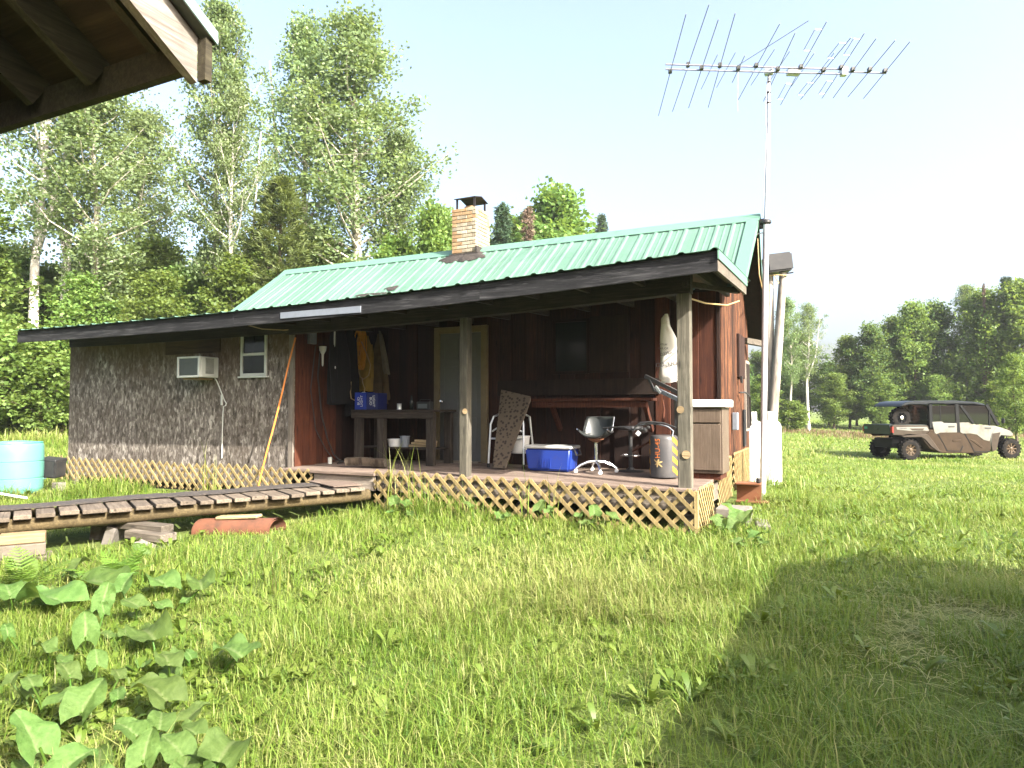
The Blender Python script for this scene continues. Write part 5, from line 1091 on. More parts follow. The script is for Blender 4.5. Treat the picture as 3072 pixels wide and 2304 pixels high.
for (ya, yb) in ((Y0 - .02, .22), (TR - .22, Y1 + .02)):
    pan('front_fender', 'utvwhite', [(2.70, 1.0), (2.95, .96), (3.16, .88), (3.26, .78), (3.22, .70), (2.86, .74), (2.78, .62), (2.72, .3), (2.58, .22), (2.52, .5), (2.54, .78)], ya, yb, .02)
    pan('fender_cladding', 'utvgrey', [(2.58, .80), (2.84, .84), (2.78, .62), (2.70, .28), (2.56, .24), (2.54, .5)], ya - .006 if ya < .5 else yb - .01, ya + .01 if ya < .5 else yb + .006, .004)
    yy = ya + .1 if ya < .5 else yb - .1; ub(MB().bb(3.19 * S, 3.24 * S, yy - .07, yy + .07, .72, .79), 'headlight', 'bulbglass')
    ub(MB().box((2.90 * S, ya - .04 if ya < .5 else yb + .04, 1.20), (.05, .12, .16)), 'mirror', 'black', bev=.02)
ub(MB().tube([(3.28 * S, .25, .58), (3.34 * S, .25, .80), (3.30 * S, .25, .92), (3.30 * S, TR - .25, .92), (3.34 * S, TR - .25, .80), (3.28 * S, TR - .25, .58)], .022, 8), 'bumper_bar', 'utvgrey', smooth=True)
for yy in (.35, TR - .35):
    ub(MB().bar((0, yy, .36), (0, yy - .2 if yy < .7 else yy + .2, .33), .06, .06), 'axle', 'utvblack'); ub(MB().bar((WB, yy, .42), (WB, yy - .25 if yy < .7 else yy + .25, .33), .06, .06), 'axle', 'utvblack')
    ub(MB().tube([(WB, yy - .1, .4), (WB - .03, yy, .78)], .04, 10), 'shock', 'hazyellow'); ub(MB().tube([(.05, yy, .36), (.12, yy, .72)], .04, 10), 'shock', 'utvblack')
for xx in (1.0, 1.95):
    ub(MB().bb((xx - .22) * S, (xx + .22) * S, .15, TR - .15, .55, .78), 'seat', 'utvblack', bev=.03); ub(MB().box(((xx - .22) * S, TR / 2, .98), (.12, TR - .3, .55), (0, -.15, 0)), 'seat_back', 'utvblack', bev=.03)
ub(MB().tube([(2.3 * S + .17 * math.cos(a) * .3, TR - .4 + .17 * math.sin(a), 1.12 + .17 * math.cos(a)) for a in np.linspace(0, 6.28, 18, False)], .015, 6, closed=True), 'steering_wheel', 'black')
# spare wheel carried upright in the bed
sw = bpy.data.objects.new('spare_wheel', None); COL.objects.link(sw)
SM = UM @ Matrix.Translation((.02, .42, 1.0)) ; sw.matrix_world = SM; WM[sw.name] = SM.copy()
tag(sw, 'spare wheel with knobbly black tyre standing in the vehicle bed', 'wheel')
t = MB(); r = .31; t.lathe([(r * .52, -.10), (r * .8, -.115), (r * .95, -.10), (r, -.06), (r, .06), (r * .95, .10), (r * .8, .115), (r * .52, .10)], (0, 0, r), 28, 'Y', cap=False)
for k in range(18):
    for yy in (-.06, .06):
        a2 = 2 * math.pi * k / 18 + (.17 if yy > 0 else 0); t.box((r * 1.01 * math.cos(a2), yy, r + r * 1.01 * math.sin(a2)), (.03, .09, .05), (0, -a2, 0))
t.build('tyre', 'tyre', sw, smooth=True, local=True)
rm = MB().lathe([(r * .53, -.09), (r * .53, .09)], (0, 0, r), 24, 'Y', cap=False); rm.lathe([(.002, -.03), (r * .5, -.03)], (0, 0, r), 24, 'Y')
for k in range(8):
    a = 2 * math.pi * k / 8; rm.bar((.04 * math.cos(a), -.07, r + .04 * math.sin(a)), (r * .5 * math.cos(a), -.085, r + r * .5 * math.sin(a)), .028, .026, (0, 1, 0))
rm.lathe([(.06, -.05), (.055, -.1), (.03, -.11)], (0, 0, r), 14, 'Y', cap=False)
rm.build('rim', 'utvblack', sw, local=True); MB().lathe([(.055, -.112), (.06, -.115), (.04, -.12)], (0, 0, r), 14, 'Y').build('hub_cap', 'chrome', sw, local=True)
# ------------------------------------------------------------------ vegetation
def leaf_quads(P, size, rs, up=.5, elong=1.35, tint_base=None):
    """one rhombic leaf per point"""
    n = len(P); d = rs.normal(size=(n, 3)); d /= np.linalg.norm(d, axis=1)[:, None]
    nrm = rs.normal(size=(n, 3)) * (1 - up) + np.array([0, 0, up]); nrm /= np.linalg.norm(nrm, axis=1)[:, None]
    a = np.cross(nrm, d); a /= np.linalg.norm(a, axis=1)[:, None] + 1e-9; b = np.cross(nrm, a)
    s = size * rs.uniform(.7, 1.3, n)[:, None]
    v = np.stack([P - b * s * elong / 2, P + a * s / 2 + nrm * s * .08, P + b * s * elong / 2, P - a * s / 2 + nrm * s * .08], 1).reshape(-1, 3)
    t = rs.uniform(.1, .9, n) if tint_base is None else np.clip(tint_base + rs.normal(0, .16, n), 0, 1)
    return v, np.arange(4 * n).reshape(-1, 4), np.repeat(t, 4)
def needle_tufts(P, D, size, rs, per=7, wid=.09):
    """little fans of needle quads"""
    n = len(P); P = np.repeat(P, per, 0); D = np.repeat(D, per, 0) + rs.normal(0, .55, (n * per, 3)); D /= np.linalg.norm(D, axis=1)[:, None]
    a = np.cross(D, rs.normal(size=D.shape)); a /= np.linalg.norm(a, axis=1)[:, None]; s = size * rs.uniform(.7, 1.2, len(P))[:, None]
    v = np.stack([P - a * s * wid, P + a * s * wid, P + D * s + a * s * wid * .4, P + D * s - a * s * wid * .4], 1).reshape(-1, 3)
    return v, np.arange(4 * len(P)).reshape(-1, 4), np.repeat(np.clip(rs.normal(.5, .22, len(P)), 0, 1), 4)
def make_tree(kind, seed):
    """unit-height-in-metres tree: returns trunk mesh, crown mesh"""
    rs = np.random.RandomState(seed); T = MB(); leaves = []; dirs = []
    spec = dict(
        aspen=dict(H=16, r=.17, t0=.34, nb=44, spread=2.35, rise=.9, peak=.3, leaf=.10, cl=7, per=60, sig=.27),
        tall=dict(H=17, r=.2, t0=.24, nb=58, spread=2.9, rise=.75, peak=.26, leaf=.10, cl=7, per=64, sig=.28),
        birch=dict(H=16, r=.21, t0=.42, nb=34, spread=2.5, rise=.8, peak=.35, leaf=.10, cl=6, per=56, sig=.28),
        maple=dict(H=10, r=.14, t0=.12, nb=46, spread=2.6, rise=.35, peak=.3, leaf=.15, cl=6, per=52, sig=.30),
        shrub=dict(H=4, r=.05, t0=.06, nb=34, spread=1.6, rise=.6, peak=.35, leaf=.12, cl=5, per=44, sig=.2),
        pine=dict(H=11, r=.14, t0=.15, nb=58, spread=2.0, rise=.4, peak=.14, leaf=.24, cl=5, per=8, sig=.12),
        spruce=dict(H=12, r=.13, t0=.04, nb=120, spread=1.9, rise=-.15, peak=.02, leaf=.18, cl=6, per=8, sig=.09),
        dead=dict(H=11, r=.12, t0=.08, nb=90, spread=1.1, rise=-.2, peak=.03, leaf=.16, cl=5, per=6, sig=.08))[kind]
    H = spec['H']; bend = rs.normal(0, .018 * H, (6, 2)); bend[0] = 0
    if kind in ('spruce', 'pine', 'dead'): bend *= .25
    zt = np.linspace(0, 1, 6)
    def tr(t): return V3(np.interp(t, zt, bend[:, 0].cumsum() * .5), np.interp(t, zt, bend[:, 1].cumsum() * .5), t * H)
    ts = np.linspace(0, 1, 14)
    T.tube([tr(t) for t in ts], [spec['r'] * ((1 - t) ** .8 * .95 + .05) * (1.35 if t == 0 else 1) for t in ts], 9)
    if kind in ('birch', 'tall'):       # a forked second leader
        a = rs.uniform(0, 6.28); base = tr(.4); tip = tr(.92) + V3(math.cos(a), math.sin(a), 0) * 1.6
        T.tube([base, base * .6 + tip * .4 + V3(math.cos(a), math.sin(a), 0) * .5, tip], [spec['r'] * .5, spec['r'] * .34, .03], 7)
    for i in range(spec['nb']):
        t = spec['t0'] + (1 - spec['t0']) * ((i + rs.rand()) / spec['nb']) ** .9 * .985; a = i * 2.4 + rs.normal(0, .35)
        q = (t - spec['t0']) / (1 - spec['t0']); pk = spec['peak']
        prof = (q / pk) ** .6 if q < pk else ((1 - q) / (1 - pk)) ** .75
        if kind in ('spruce', 'dead'): prof = (1 - q) ** .9 + .03
        L = spec['spread'] * (prof * .92 + .08) * rs.uniform(.6, 1.12)
        rise = spec['rise'] * rs.uniform(.6, 1.3) + (.5 * q if kind in ('aspen', 'tall', 'birch', 'maple') else 0)
        b0 = tr(t); hdir = V3(math.cos(a), math.sin(a), 0); tip = b0 + hdir * L + V3(0, 0, L * rise)
        mid = (b0 + tip) / 2 + V3(0, 0, -.06 * L) + rs.normal(0, .05 * L, 3)
        rb = max(.012, spec['r'] * .32 * (1 - q) + .012)
        T.tube([b0, mid, tip], [rb, rb * .6, rb * .2], 5, cap=False)
        for c in range(spec['cl']):
            f = .25 + .75 * (c + rs.rand()) / spec['cl']
            p = (b0 * (1 - f) + mid * f) * (1 - f) + (mid * (1 - f) + tip * f) * f
            lat = rs.normal(0, .16 * L * (1 - .4 * f) + .08, 3); lat[2] *= .7; cpt = p + lat
            if kind in ('pine', 'spruce', 'dead'):
                cpt = p + lat * (.55 if kind == 'pine' else .6); n = spec['per']
                leaves.append(cpt + rs.normal(0, spec['sig'], (n, 3))); dirs.append(np.tile(hdir * .8 + V3(0, 0, .5 if kind == 'pine' else -.1), (n, 1)))
            else:
                if f > .5 and rs.rand() < .5: T.tube([p, cpt], [.012, .006], 4, cap=False)
                n = int(spec['per'] * rs.uniform(.5, 1.4)); sg = spec['sig'] * rs.uniform(.7, 1.35)
                leaves.append(cpt + np.clip(rs.normal(0, 1, (n, 3)), -1.7, 1.7) * sg * np.array([1, 1, .72]))
    P = np.concatenate(leaves)
    if kind in ('pine', 'spruce', 'dead'):
        v, q, t = needle_tufts(P, np.concatenate(dirs), spec['leaf'], rs, 6 if kind == 'pine' else 5, .10 if kind == 'pine' else .13)
    else:
        tb = np.concatenate([np.full(len(l), rs.uniform(.3, .7)) for l in leaves])
        v, q, t = leaf_quads(P, spec['leaf'], rs, .35 if kind in ('aspen', 'tall', 'birch') else .55, tint_base=tb)
    return T.mesh(kind + '_trunk', smooth=True), npmesh(kind + '_crown', v, q, t), H
BARK = dict(aspen='aspen', tall='aspen', birch='birch', maple='bark', shrub='bark', pine='bark', spruce='bark', dead='deadbark')
LEAF = dict(aspen='leaf_aspen', tall='leaf_aspen', birch='leaf_aspen', maple='leaf_maple', shrub='leaf_maple', pine='needle', spruce='spruce', dead='deadneedle')
PROTO = {}
for kind, seeds in dict(aspen=(11, 12), tall=(21, 22), birch=(31, 32), maple=(41, 42, 43), shrub=(51, 52), pine=(61,), spruce=(71,), dead=(81,)).items():
    for i, sd in enumerate(seeds):
        tm, cm, H = make_tree(kind, sd); tm.materials.append(M[BARK[kind]])
        cm.materials.append(M[LEAF[kind]] if not (kind == 'maple' and i == 2) else M['leaf_dark']); PROTO[kind, i] = (tm, cm, H)
def plant(name, kind, i, px, D, h, label, group=None, rot=None, wide=1., lean=(0, 0), cat='tree'):
    tm, cm, H = PROTO[kind, i]; x, y = cw(D, px); s = h / H
    o = bpy.data.objects.new(name, None); COL.objects.link(o); o.location = (x, y, float(gh(x, y)) - .05); o.rotation_euler = (lean[0], lean[1], rng.uniform(0, 6.28) if rot is None else rot)
    o.scale = (s * wide, s * wide, s)
    for n_, me in (('trunk', tm), ('crown', cm)):
        c = bpy.data.objects.new(n_, me); COL.objects.link(c); c.parent = o
    tag(o, label, cat, group)
    return o
plant('birch_tree', 'birch', 0, 72, 25, 15.5, 'white birch with forking limbs at the far left under the eave', wide=1.05)
plant('birch_tree', 'birch', 1, 128, 26, 16.5, 'straight white birch second from the left')
plant('aspen_tree', 'aspen', 0, 228, 24.5, 12.8, 'leaning pale aspen with a broad crown behind the grey wall', wide=1.25, lean=(0, .06))
plant('aspen_tree', 'aspen', 1, 300, 33, 15.0, 'aspen crown filling the gap right of the leaning aspen', wide=1.2)
plant('aspen_tree', 'aspen', 0, 442, 26, 16.4, 'tall thin aspen rising just right of the eave tip', wide=.85, rot=2.0)
plant('aspen_tree', 'birch', 1, 508, 25, 12.6, 'forked pale aspen between the thin aspen and the pine', wide=.8, rot=4.0)
plant('tall_aspen', 'tall', 0, 632, 30.5, 18.3, 'left of the two tallest aspens behind the roof', wide=1.0, rot=1.0)
plant('tall_aspen', 'tall', 1, 775, 28, 17.6, 'right of the two tallest aspens, its wide crown above the roof', wide=1.25, rot=3.6)
plant('tall_aspen', 'aspen', 1, 860, 29, 13.0, 'smaller aspen filling the right flank of the tallest aspens', wide=1.0)
plant('pine_tree', 'pine', 0, 600, 25, 9.8, 'olive green pine before the tallest aspens', wide=1.3)
plant('sapling', 'maple', 1, 505, 24.5, 6.6, 'leafy young tree left of the pine above the roof edge', wide=1.1, rot=1.2)
plant('sapling', 'maple', 0, 930, 25, 8.6, 'light green young tree left of the chimney', wide=.75)
plant('sapling', 'maple', 1, 850, 26, 7.8, 'low leafy young tree under the right tall aspen', wide=.9)
plant('spruce_tree', 'spruce', 0, 1086, 38, 12.9, 'dark spruce just right of the chimney', wide=.9)
plant('dead_spruce', 'dead', 0, 1143, 36, 12.2, 'brown dead spruce between the dark spruce and the round tree', wide=.8)
plant('round_tree', 'maple', 0, 1198, 42, 14.8, 'rounded pale green tree above the roof right of the chimney', wide=1.15)
plant('pine_tree', 'spruce', 0, 1301, 60, 18.6, 'small lone evergreen tip above the roof line', wide=.8)
plant('maple_tree', 'maple', 2, 1020, 40, 11.5, 'darker tree behind the chimney foot')
plant('maple_tree', 'maple', 1, 1115, 44, 13.4, 'pale tree behind the dark and the dead spruce')
plant('maple_tree', 'maple', 0, 960, 34, 10.8, 'light tree filling in left of the chimney behind the young tree')
ORD = ['leftmost', 'second', 'third', 'fourth', 'fifth', 'sixth', 'seventh', 'eighth', 'ninth', 'tenth', 'eleventh', 'twelfth', 'thirteenth', 'fourteenth']
def nth(i, s): return (ORD[i] if i == 0 else ORD[i] + ' from left') + ' ' + s
# left understorey along the meadow edge
for i, (px, D, h, k, j) in enumerate(((-60, 24, 8, 'maple', 1), (30, 28, 7, 'maple', 1), (110, 29, 6.5, 'maple', 0), (190, 28, 7.4, 'maple', 2), (260, 27, 6.2, 'maple', 1), (330, 30, 8.0, 'maple', 0), (400, 27, 6.4, 'maple', 0), (460, 29, 7.5, 'maple', 2), (560, 29, 8.0, 'maple', 1), (680, 29, 8.5, 'maple', 1), (740, 26, 6.4, 'maple', 0), (170, 23.5, 5.4, 'maple', 1), (345, 24, 5.8, 'maple', 0))):
    plant('understorey_tree', k, j, px, D, h, nth(i, 'of the bushy green understorey trees in the woods left of the cabin'), 'understorey trees left', wide=1.15)
for i, (px, D, h) in enumerate(((-40, 21.5, 3.6), (25, 22.5, 3.4), (85, 22, 3.0), (135, 23, 3.6), (185, 23.5, 3.2))):
    plant('edge_shrub', 'shrub', i % 2, px, D, h, nth(i, 'of the leafy shrubs at the meadow edge left of the cabin'), 'meadow edge shrubs left', wide=1.2, cat='shrub')
for i, (px, D, h, k, j) in enumerate(((-120, 38, 13, 'aspen', 0), (0, 40, 9.5, 'maple', 2), (150, 41, 9, 'maple', 2), (290, 42, 10, 'maple', 2), (430, 43, 9, 'maple', 2), (560, 42, 9, 'maple', 2), (700, 44, 10, 'maple', 2), (820, 44, 10, 'maple', 2), (940, 46, 11, 'maple', 2), (1250, 62, 8, 'maple', 2), (1400, 66, 7, 'maple', 2), (1530, 66, 7, 'maple', 2))):
    plant('background_tree', k, j, px, D, h, nth(i, 'of the dark trees deep in the woods behind the cabin'), 'background trees', wide=1.3)
# right-hand wood
for (px, D, h, k, j, w, lab) in (
        (1702, 46, 9.3, 'aspen', 1, 1.0, 'pale aspen half hidden behind the log poles'),
        (1746, 46, 8.9, 'birch', 0, 1.0, 'aspen with a clear white trunk right of the log poles'),
        (1835, 54, 7.6, 'maple', 0, 1.0, 'lower pale green tree left of the vehicle'),
        (1885, 52, 8.3, 'maple', 2, 1.0, 'dark tree above the vehicle bed'),
        (1930, 54, 9.2, 'maple', 1, .9, 'flat-topped tree above the spare wheel'),
        (1975, 52, 10.0, 'maple', 0, .9, 'taller tree above the vehicle cab'),
        (2030, 53, 10.2, 'maple', 2, 1.0, 'dark tree right of the taller one'),
        (2080, 52, 11.4, 'aspen', 0, 1.0, 'ragged topped aspen above the vehicle front'),
        (2125, 50, 10.6, 'maple', 1, 1.0, 'full tree near the right edge'),
        (2180, 50, 12.0, 'spruce', 0, 1.0, 'pointed evergreen rising at the right edge'),
        (2215, 48, 11.0, 'maple', 0, 1.0, 'green tree cut by the right edge'),
        (2195, 33, 4.4, 'maple', 1, .9, 'bright young tree at the right edge behind the vehicle')):
    plant('wood_tree', k, j, px, D, h * .95, lab, wide=w)
plant('dead_snag', 'dead', 0, 2132, 49, 10.8, 'bare dead snag among the right-hand trees', wide=.3)
for i, px in enumerate((1600, 1640, 1690, 1730, 1790, 1850, 1905, 1960, 2010, 2060, 2110, 2160, 2230)):
    plant('background_tree', 'maple', 2, px, 58 + 3 * (i % 3), 5.6 + .7 * (i % 4), nth(i, 'of the dark trees in the wood behind the vehicle'), 'background trees right', wide=1.25)
for i, (px, D, h) in enumerate(((1650, 46, 3.6), (1715, 42, 1.9), (1800, 52, 4.2), (1900, 51, 4.0), (2020, 50, 4.0), (2150, 40, 3.2), (2225, 34, 3.4))):
    plant('edge_shrub', ('maple', 'shrub')[i == 1], i % 2, px, D, h, nth(i, 'of the leafy shrubs at the foot of the right-hand wood'), 'meadow edge shrubs right', wide=1.5, cat='shrub')

# ---- grass blades: one mass
def blades(P, h, w, rs, tint, lean=.45):
    n = len(P); a = rs.uniform(0, 6.283, n); d = np.stack([np.cos(a), np.sin(a), np.zeros(n)], 1); sd = np.stack([-np.sin(a), np.cos(a), np.zeros(n)], 1)
    l = (np.abs(rs.normal(0, lean, n)) + .08)[:, None]; h = h[:, None]; w = w[:, None]; up = np.array([0, 0, 1.])
    p1 = P + up * h * .55 + d * h * l * .35; p2 = P + up * h * (1 - .25 * l) + d * h * l * 1.05
    v = np.stack([P - sd * w / 2, P + sd * w / 2, p1 + sd * w * .42, p1 - sd * w * .42, p2 + sd * w * .07, p2 - sd * w * .07], 1).reshape(-1, 3)
    k = np.arange(n)[:, None] * 6; q = np.concatenate([k + np.array([[0, 1, 2, 3]]), k + np.array([[3, 2, 4, 5]])], 1).reshape(-1, 4)
    return v, q, np.repeat(tint, 6)
def vnoise(x, y, s, seed):
    rs = np.random.RandomState(seed); g = rs.rand(64, 64); u, v = (x / s) % 64, (y / s) % 64; i, j = u.astype(int), v.astype(int); f, g2 = u - i, v - j
    f = f * f * (3 - 2 * f); g2 = g2 * g2 * (3 - 2 * g2); a, b, c, d = g[i % 64, j % 64], g[(i + 1) % 64, j % 64], g[i % 64, (j + 1) % 64], g[(i + 1) % 64, (j + 1) % 64]
    return (a * (1 - f) + b * f) * (1 - g2) + (c * (1 - f) + d * f) * g2
def scatter(n, d0, d1, rs, spread=.95):
    D = np.sqrt(rs.uniform(d0 * d0, d1 * d1, n)); r = rs.uniform(-spread, spread, n) * D + rs.normal(0, .4, n)
    return -math.sin(YAW) * D + math.cos(YAW) * r, math.cos(YAW) * D + math.sin(YAW) * r, D
def allowed(x, y):
    ok = ~((x > -12.4) & (x < -1.37) & (y > 7.12) & (y < 12.5))
    rel = np.stack([x - A0[0], y - A0[1]], 1); s_ = rel @ dirv[:2]; o_ = rel @ side[:2]
    ok &= ~((s_ > -.2) & (s_ < RL + .3) & (o_ > -.03) & (o_ < 1.02))
    ok &= ~((x < -2.75) & (y < 1.15)); ok &= ~((x > 3.3) & (x < 8.75) & (y < 4.6))
    ok &= ~((x + 11.22) ** 2 + (y - 5.98) ** 2 < .34 ** 2)
    return ok
def grassfield():
    rs = np.random.RandomState(5); vs_, qs_, ts_ = [], [], []; base = 0
    for (n, d0, d1, hm, wm) in ((105000, 1.7, 5.2, .10, .005), (120000, 5, 10.5, .10, .0075), (110000, 10, 21, .095, .013), (80000, 20, 42, .12, .028), (42000, 40, 85, .16, .06)):
        x, y, D = scatter(n, d0, d1, rs); ok = allowed(x, y); c1 = vnoise(x, y, .55, 1); ok &= rs.rand(n) < .35 + 1.1 * c1
        # worn brownish patch on the right and soil among the big leaves
        worn = np.exp(-(((x - .75) / .5) ** 2 + ((y - 5.3) / .35) ** 2)) + np.exp(-(((x - .3) / .25) ** 2 + ((y - 4.7) / .5) ** 2)) + .8 * np.exp(-(((x + 3.9) / .5) ** 2 + ((y - 2.1) / .4) ** 2))
        ok &= rs.rand(n) > worn * 1.1
        x, y, D, worn = x[ok], y[ok], D[ok], worn[ok]; c2, c3 = vnoise(x, y, 1.6, 2), vnoise(x, y, .35, 3)
        h = hm * (.45 + 1.1 * vnoise(x, y, .8, 4)) * rs.uniform(.55, 1.5, len(x))
        near_cab = np.exp(-np.abs(y - 6.9) / .45) * ((x < -1.0) & (x > -12.5) & (y < 7.12)); h *= 1 + (.1 + 2.0 * vnoise(x, y, .3, 12) * (1 - .85 * sst(-5.0, -2.8, x)) * (1 - .75 * (x < -6))) * near_cab
        h *= np.where((x > -.5) & (D > 9), .6, 1.)
        mead = sst(8, 16, -x) * sst(8, 14, y) ; h *= 1 + 1.6 * mead
        tuft = vnoise(x, y, .9, 6) > .78; h *= np.where(tuft & (D < 13), 1.8, 1.)
        tint = np.clip(.12 + .42 * c2 + .25 * c3 + rs.normal(0, .2, len(x)) + .15 * mead, 0, 1); dry = rs.rand(len(x)) < .05 + .14 * (c2 > .68); tint[dry] = rs.uniform(.85, 1, dry.sum())
        v, q, t = blades(np.stack([x, y, gh(x, y) - .01], 1), h, wm * rs.uniform(.5, 1.5, len(x)), rs, tint, .85)
        vs_.append(v); qs_.append(q + base); ts_.append(t); base += len(v)
    # dead straw lying flat, thickest on the worn spots
    n = 7000; x, y, D = scatter(n, 1.8, 12, rs); sx_, sy_ = rs.normal(0, 1, 1300), rs.normal(0, 1, 1300); pick = rs.rand(1300) < .6
    x = np.concatenate([x, np.where(pick, .75 + .42 * sx_, .3 + .25 * sx_)]); y = np.concatenate([y, np.where(pick, 5.3 + .26 * sy_, 4.65 + .4 * sy_)]); ok = allowed(x, y) & ((vnoise(x, y, .5, 14) > .55) | (np.arange(len(x)) >= n)); x, y = x[ok], y[ok]
    a = rs.uniform(0, 6.283, len(x)); d = np.stack([np.cos(a), np.sin(a), np.zeros(len(x))], 1); sd = np.stack([-d[:, 1], d[:, 0], d[:, 2]], 1); ln = rs.uniform(.06, .24, len(x))[:, None]; P = np.stack([x, y, gh(x, y) + rs.uniform(.015, .06, len(x))], 1); w = .0045
    e1 = P + d * ln * .5 + np.array([0, 0, .012]); e2 = P + d * ln; k = np.arange(len(x))[:, None] * 6
    v = np.stack([P - sd * w / 2, P + sd * w / 2, e1 + sd * w / 2, e1 - sd * w / 2, e2 + sd * w / 4, e2 - sd * w / 4], 1).reshape(-1, 3); q = np.concatenate([k + np.array([[0, 1, 2, 3]]), k + np.array([[3, 2, 4, 5]])], 1).reshape(-1, 4)
    vs_.append(v); qs_.append(q + base); ts_.append(np.repeat(rs.uniform(.9, 1, len(x)), 6)); base += len(v)
    return npmesh('grass', np.concatenate(vs_), np.concatenate(qs_), np.concatenate(ts_))
tag(link('grass', grassfield(), 'grass'), 'uneven green grass covering the yard and field', 'grass', kind='stuff')
def ruststrip():
    rs = np.random.RandomState(9); x, y, D = scatter(60000, 33, 48, rs); r = (x * math.cos(YAW) + y * math.sin(YAW)); u = r / D
    ok = (u > .36) & (u < .95) & (rs.rand(len(x)) < np.exp(-((D - 41 - 2 * np.sin(u * 20)) / 4.0) ** 2)); x, y = x[ok], y[ok]
    v, q, t = blades(np.stack([x, y, gh(x, y)], 1), rs.uniform(.12, .32, len(x)), np.full(len(x), .02), rs, rs.uniform(0, 1, len(x)), .4); return npmesh('rusty', v, q, t)
tag(link('sorrel_strip', ruststrip(), 'drygrass'), 'rusty brown strip of seeding sorrel along the far field edge', 'grass', kind='stuff')
# ---- broad-leaved weeds in the lawn: one mass
def weeds():
    rs = np.random.RandomState(15); n = 2000; x, y, D = scatter(n, 1.8, 11, rs); ok = allowed(x, y) & (vnoise(x, y, .7, 8) > .42); x, y = x[ok], y[ok]; ncl = len(x)
    ex = rs.normal(-3.5, 1.0, 900); ey = 2.4 + (-3.5 - ex) * .45 + rs.normal(0, .5, 900); ok = allowed(ex, ey) & (ey > 1.2); x, y = np.concatenate([x, ex[ok]]), np.concatenate([y, ey[ok]]); vs_, qs_, ts_ = [], [], []; base = 0
    for i in range(len(x)):
        k = rs.randint(4, 9); kind = rs.rand() if i < ncl else rs.uniform(.45, 1); g = float(gh(x[i], y[i])); ln0 = rs.uniform(.07, .15) if kind < .55 else rs.uniform(.03, .07); tb = rs.uniform(.2, .8)
        for j in range(k):
            a = rs.uniform(0, 6.283); d = V3(math.cos(a), math.sin(a), 0); sd = V3(-d[1], d[0], 0); ln = ln0 * rs.uniform(.7, 1.25); wd = ln * (.26 if kind < .55 else .7); up = rs.uniform(.5, 1.7)
            pts = []
            for (f, wf) in ((.0, .10), (.35, .75), (.72, 1.), (1., .12)):
                c = V3(x[i], y[i], g + .01) + d * ln * f * (1 - .25 * f) + V3(0, 0, ln * up * (f - .55 * f * f)); pts += [c - sd * wd * wf / 2 + V3(0, 0, .12 * wd * wf), c + sd * wd * wf / 2 + V3(0, 0, .12 * wd * wf)]
            vs_ += pts; qs_ += [(base + 2 * m_, base + 2 * m_ + 1, base + 2 * m_ + 3, base + 2 * m_ + 2) for m_ in range(3)]; ts_ += [np.clip(tb + rs.normal(0, .12), 0, 1)] * 8; base += 8
    return npmesh('weeds', np.array(vs_), np.array(qs_), np.array(ts_))
tag(link('lawn_weeds', weeds(), 'weed'), 'dandelion and plantain leaves among the grass', 'weeds', kind='stuff')
# ---- burdock plants with large leaves
def burleaf(seed):
    """ovate, heart-based leaf a metre long, folded along the midrib, wavy edge, side veins as shallow corrugation"""
    rs = np.random.RandomState(seed); ph = rs.rand(4) * 6.28; nu, nv = 13, 16; v, t_ = [], []
    for j in range(nv):
        t = j / (nv - 1); wd = .43 * (math.sin(math.pi * (.12 + .88 * t) ** .78)) ** .62 if t < 1 else .004
        for i in range(nu):
            s_ = (i / (nu - 1) - .5) * 2; a = abs(s_); yy = t - .30 * a ** 1.6 * (1 - t) ** 3
            vein = math.cos((t * 1.0 - a * .25) * 38)
            z = .13 * a * wd / .43 - .25 * (t - .35) ** 2 + a ** 2 * .075 * math.sin((7 + seed % 4) * t + ph[0] + (2 if s_ > 0 else 0)) + .02 * math.sin(16 * t + 5 * s_ + ph[2]) * a + .009 * vein * (1 - a) * (a > .02) + .015 * math.sin(7 * t + ph[1]) * a
            v.append((s_ * wd * (1 + .035 * a ** 4 * math.sin(25 * t + ph[3])), yy - .4, z))
            t_.append(.9 if a < .02 else .42 + .14 * vein * (1 - .5 * a) + rs.normal(0, .05))
    q = [(j * nu + i, j * nu + i + 1, (j + 1) * nu + i + 1, (j + 1) * nu + i) for j in range(nv - 1) for i in range(nu - 1)]
    me = npmesh('burdock_leaf', np.array(v), np.array(q), np.clip(t_, 0, 1)); me.polygons.foreach_set('use_smooth', [True] * len(me.polygons)); me.materials.append(M['burdock']); return me
BL = [burleaf(s_) for s_ in range(1, 9)]
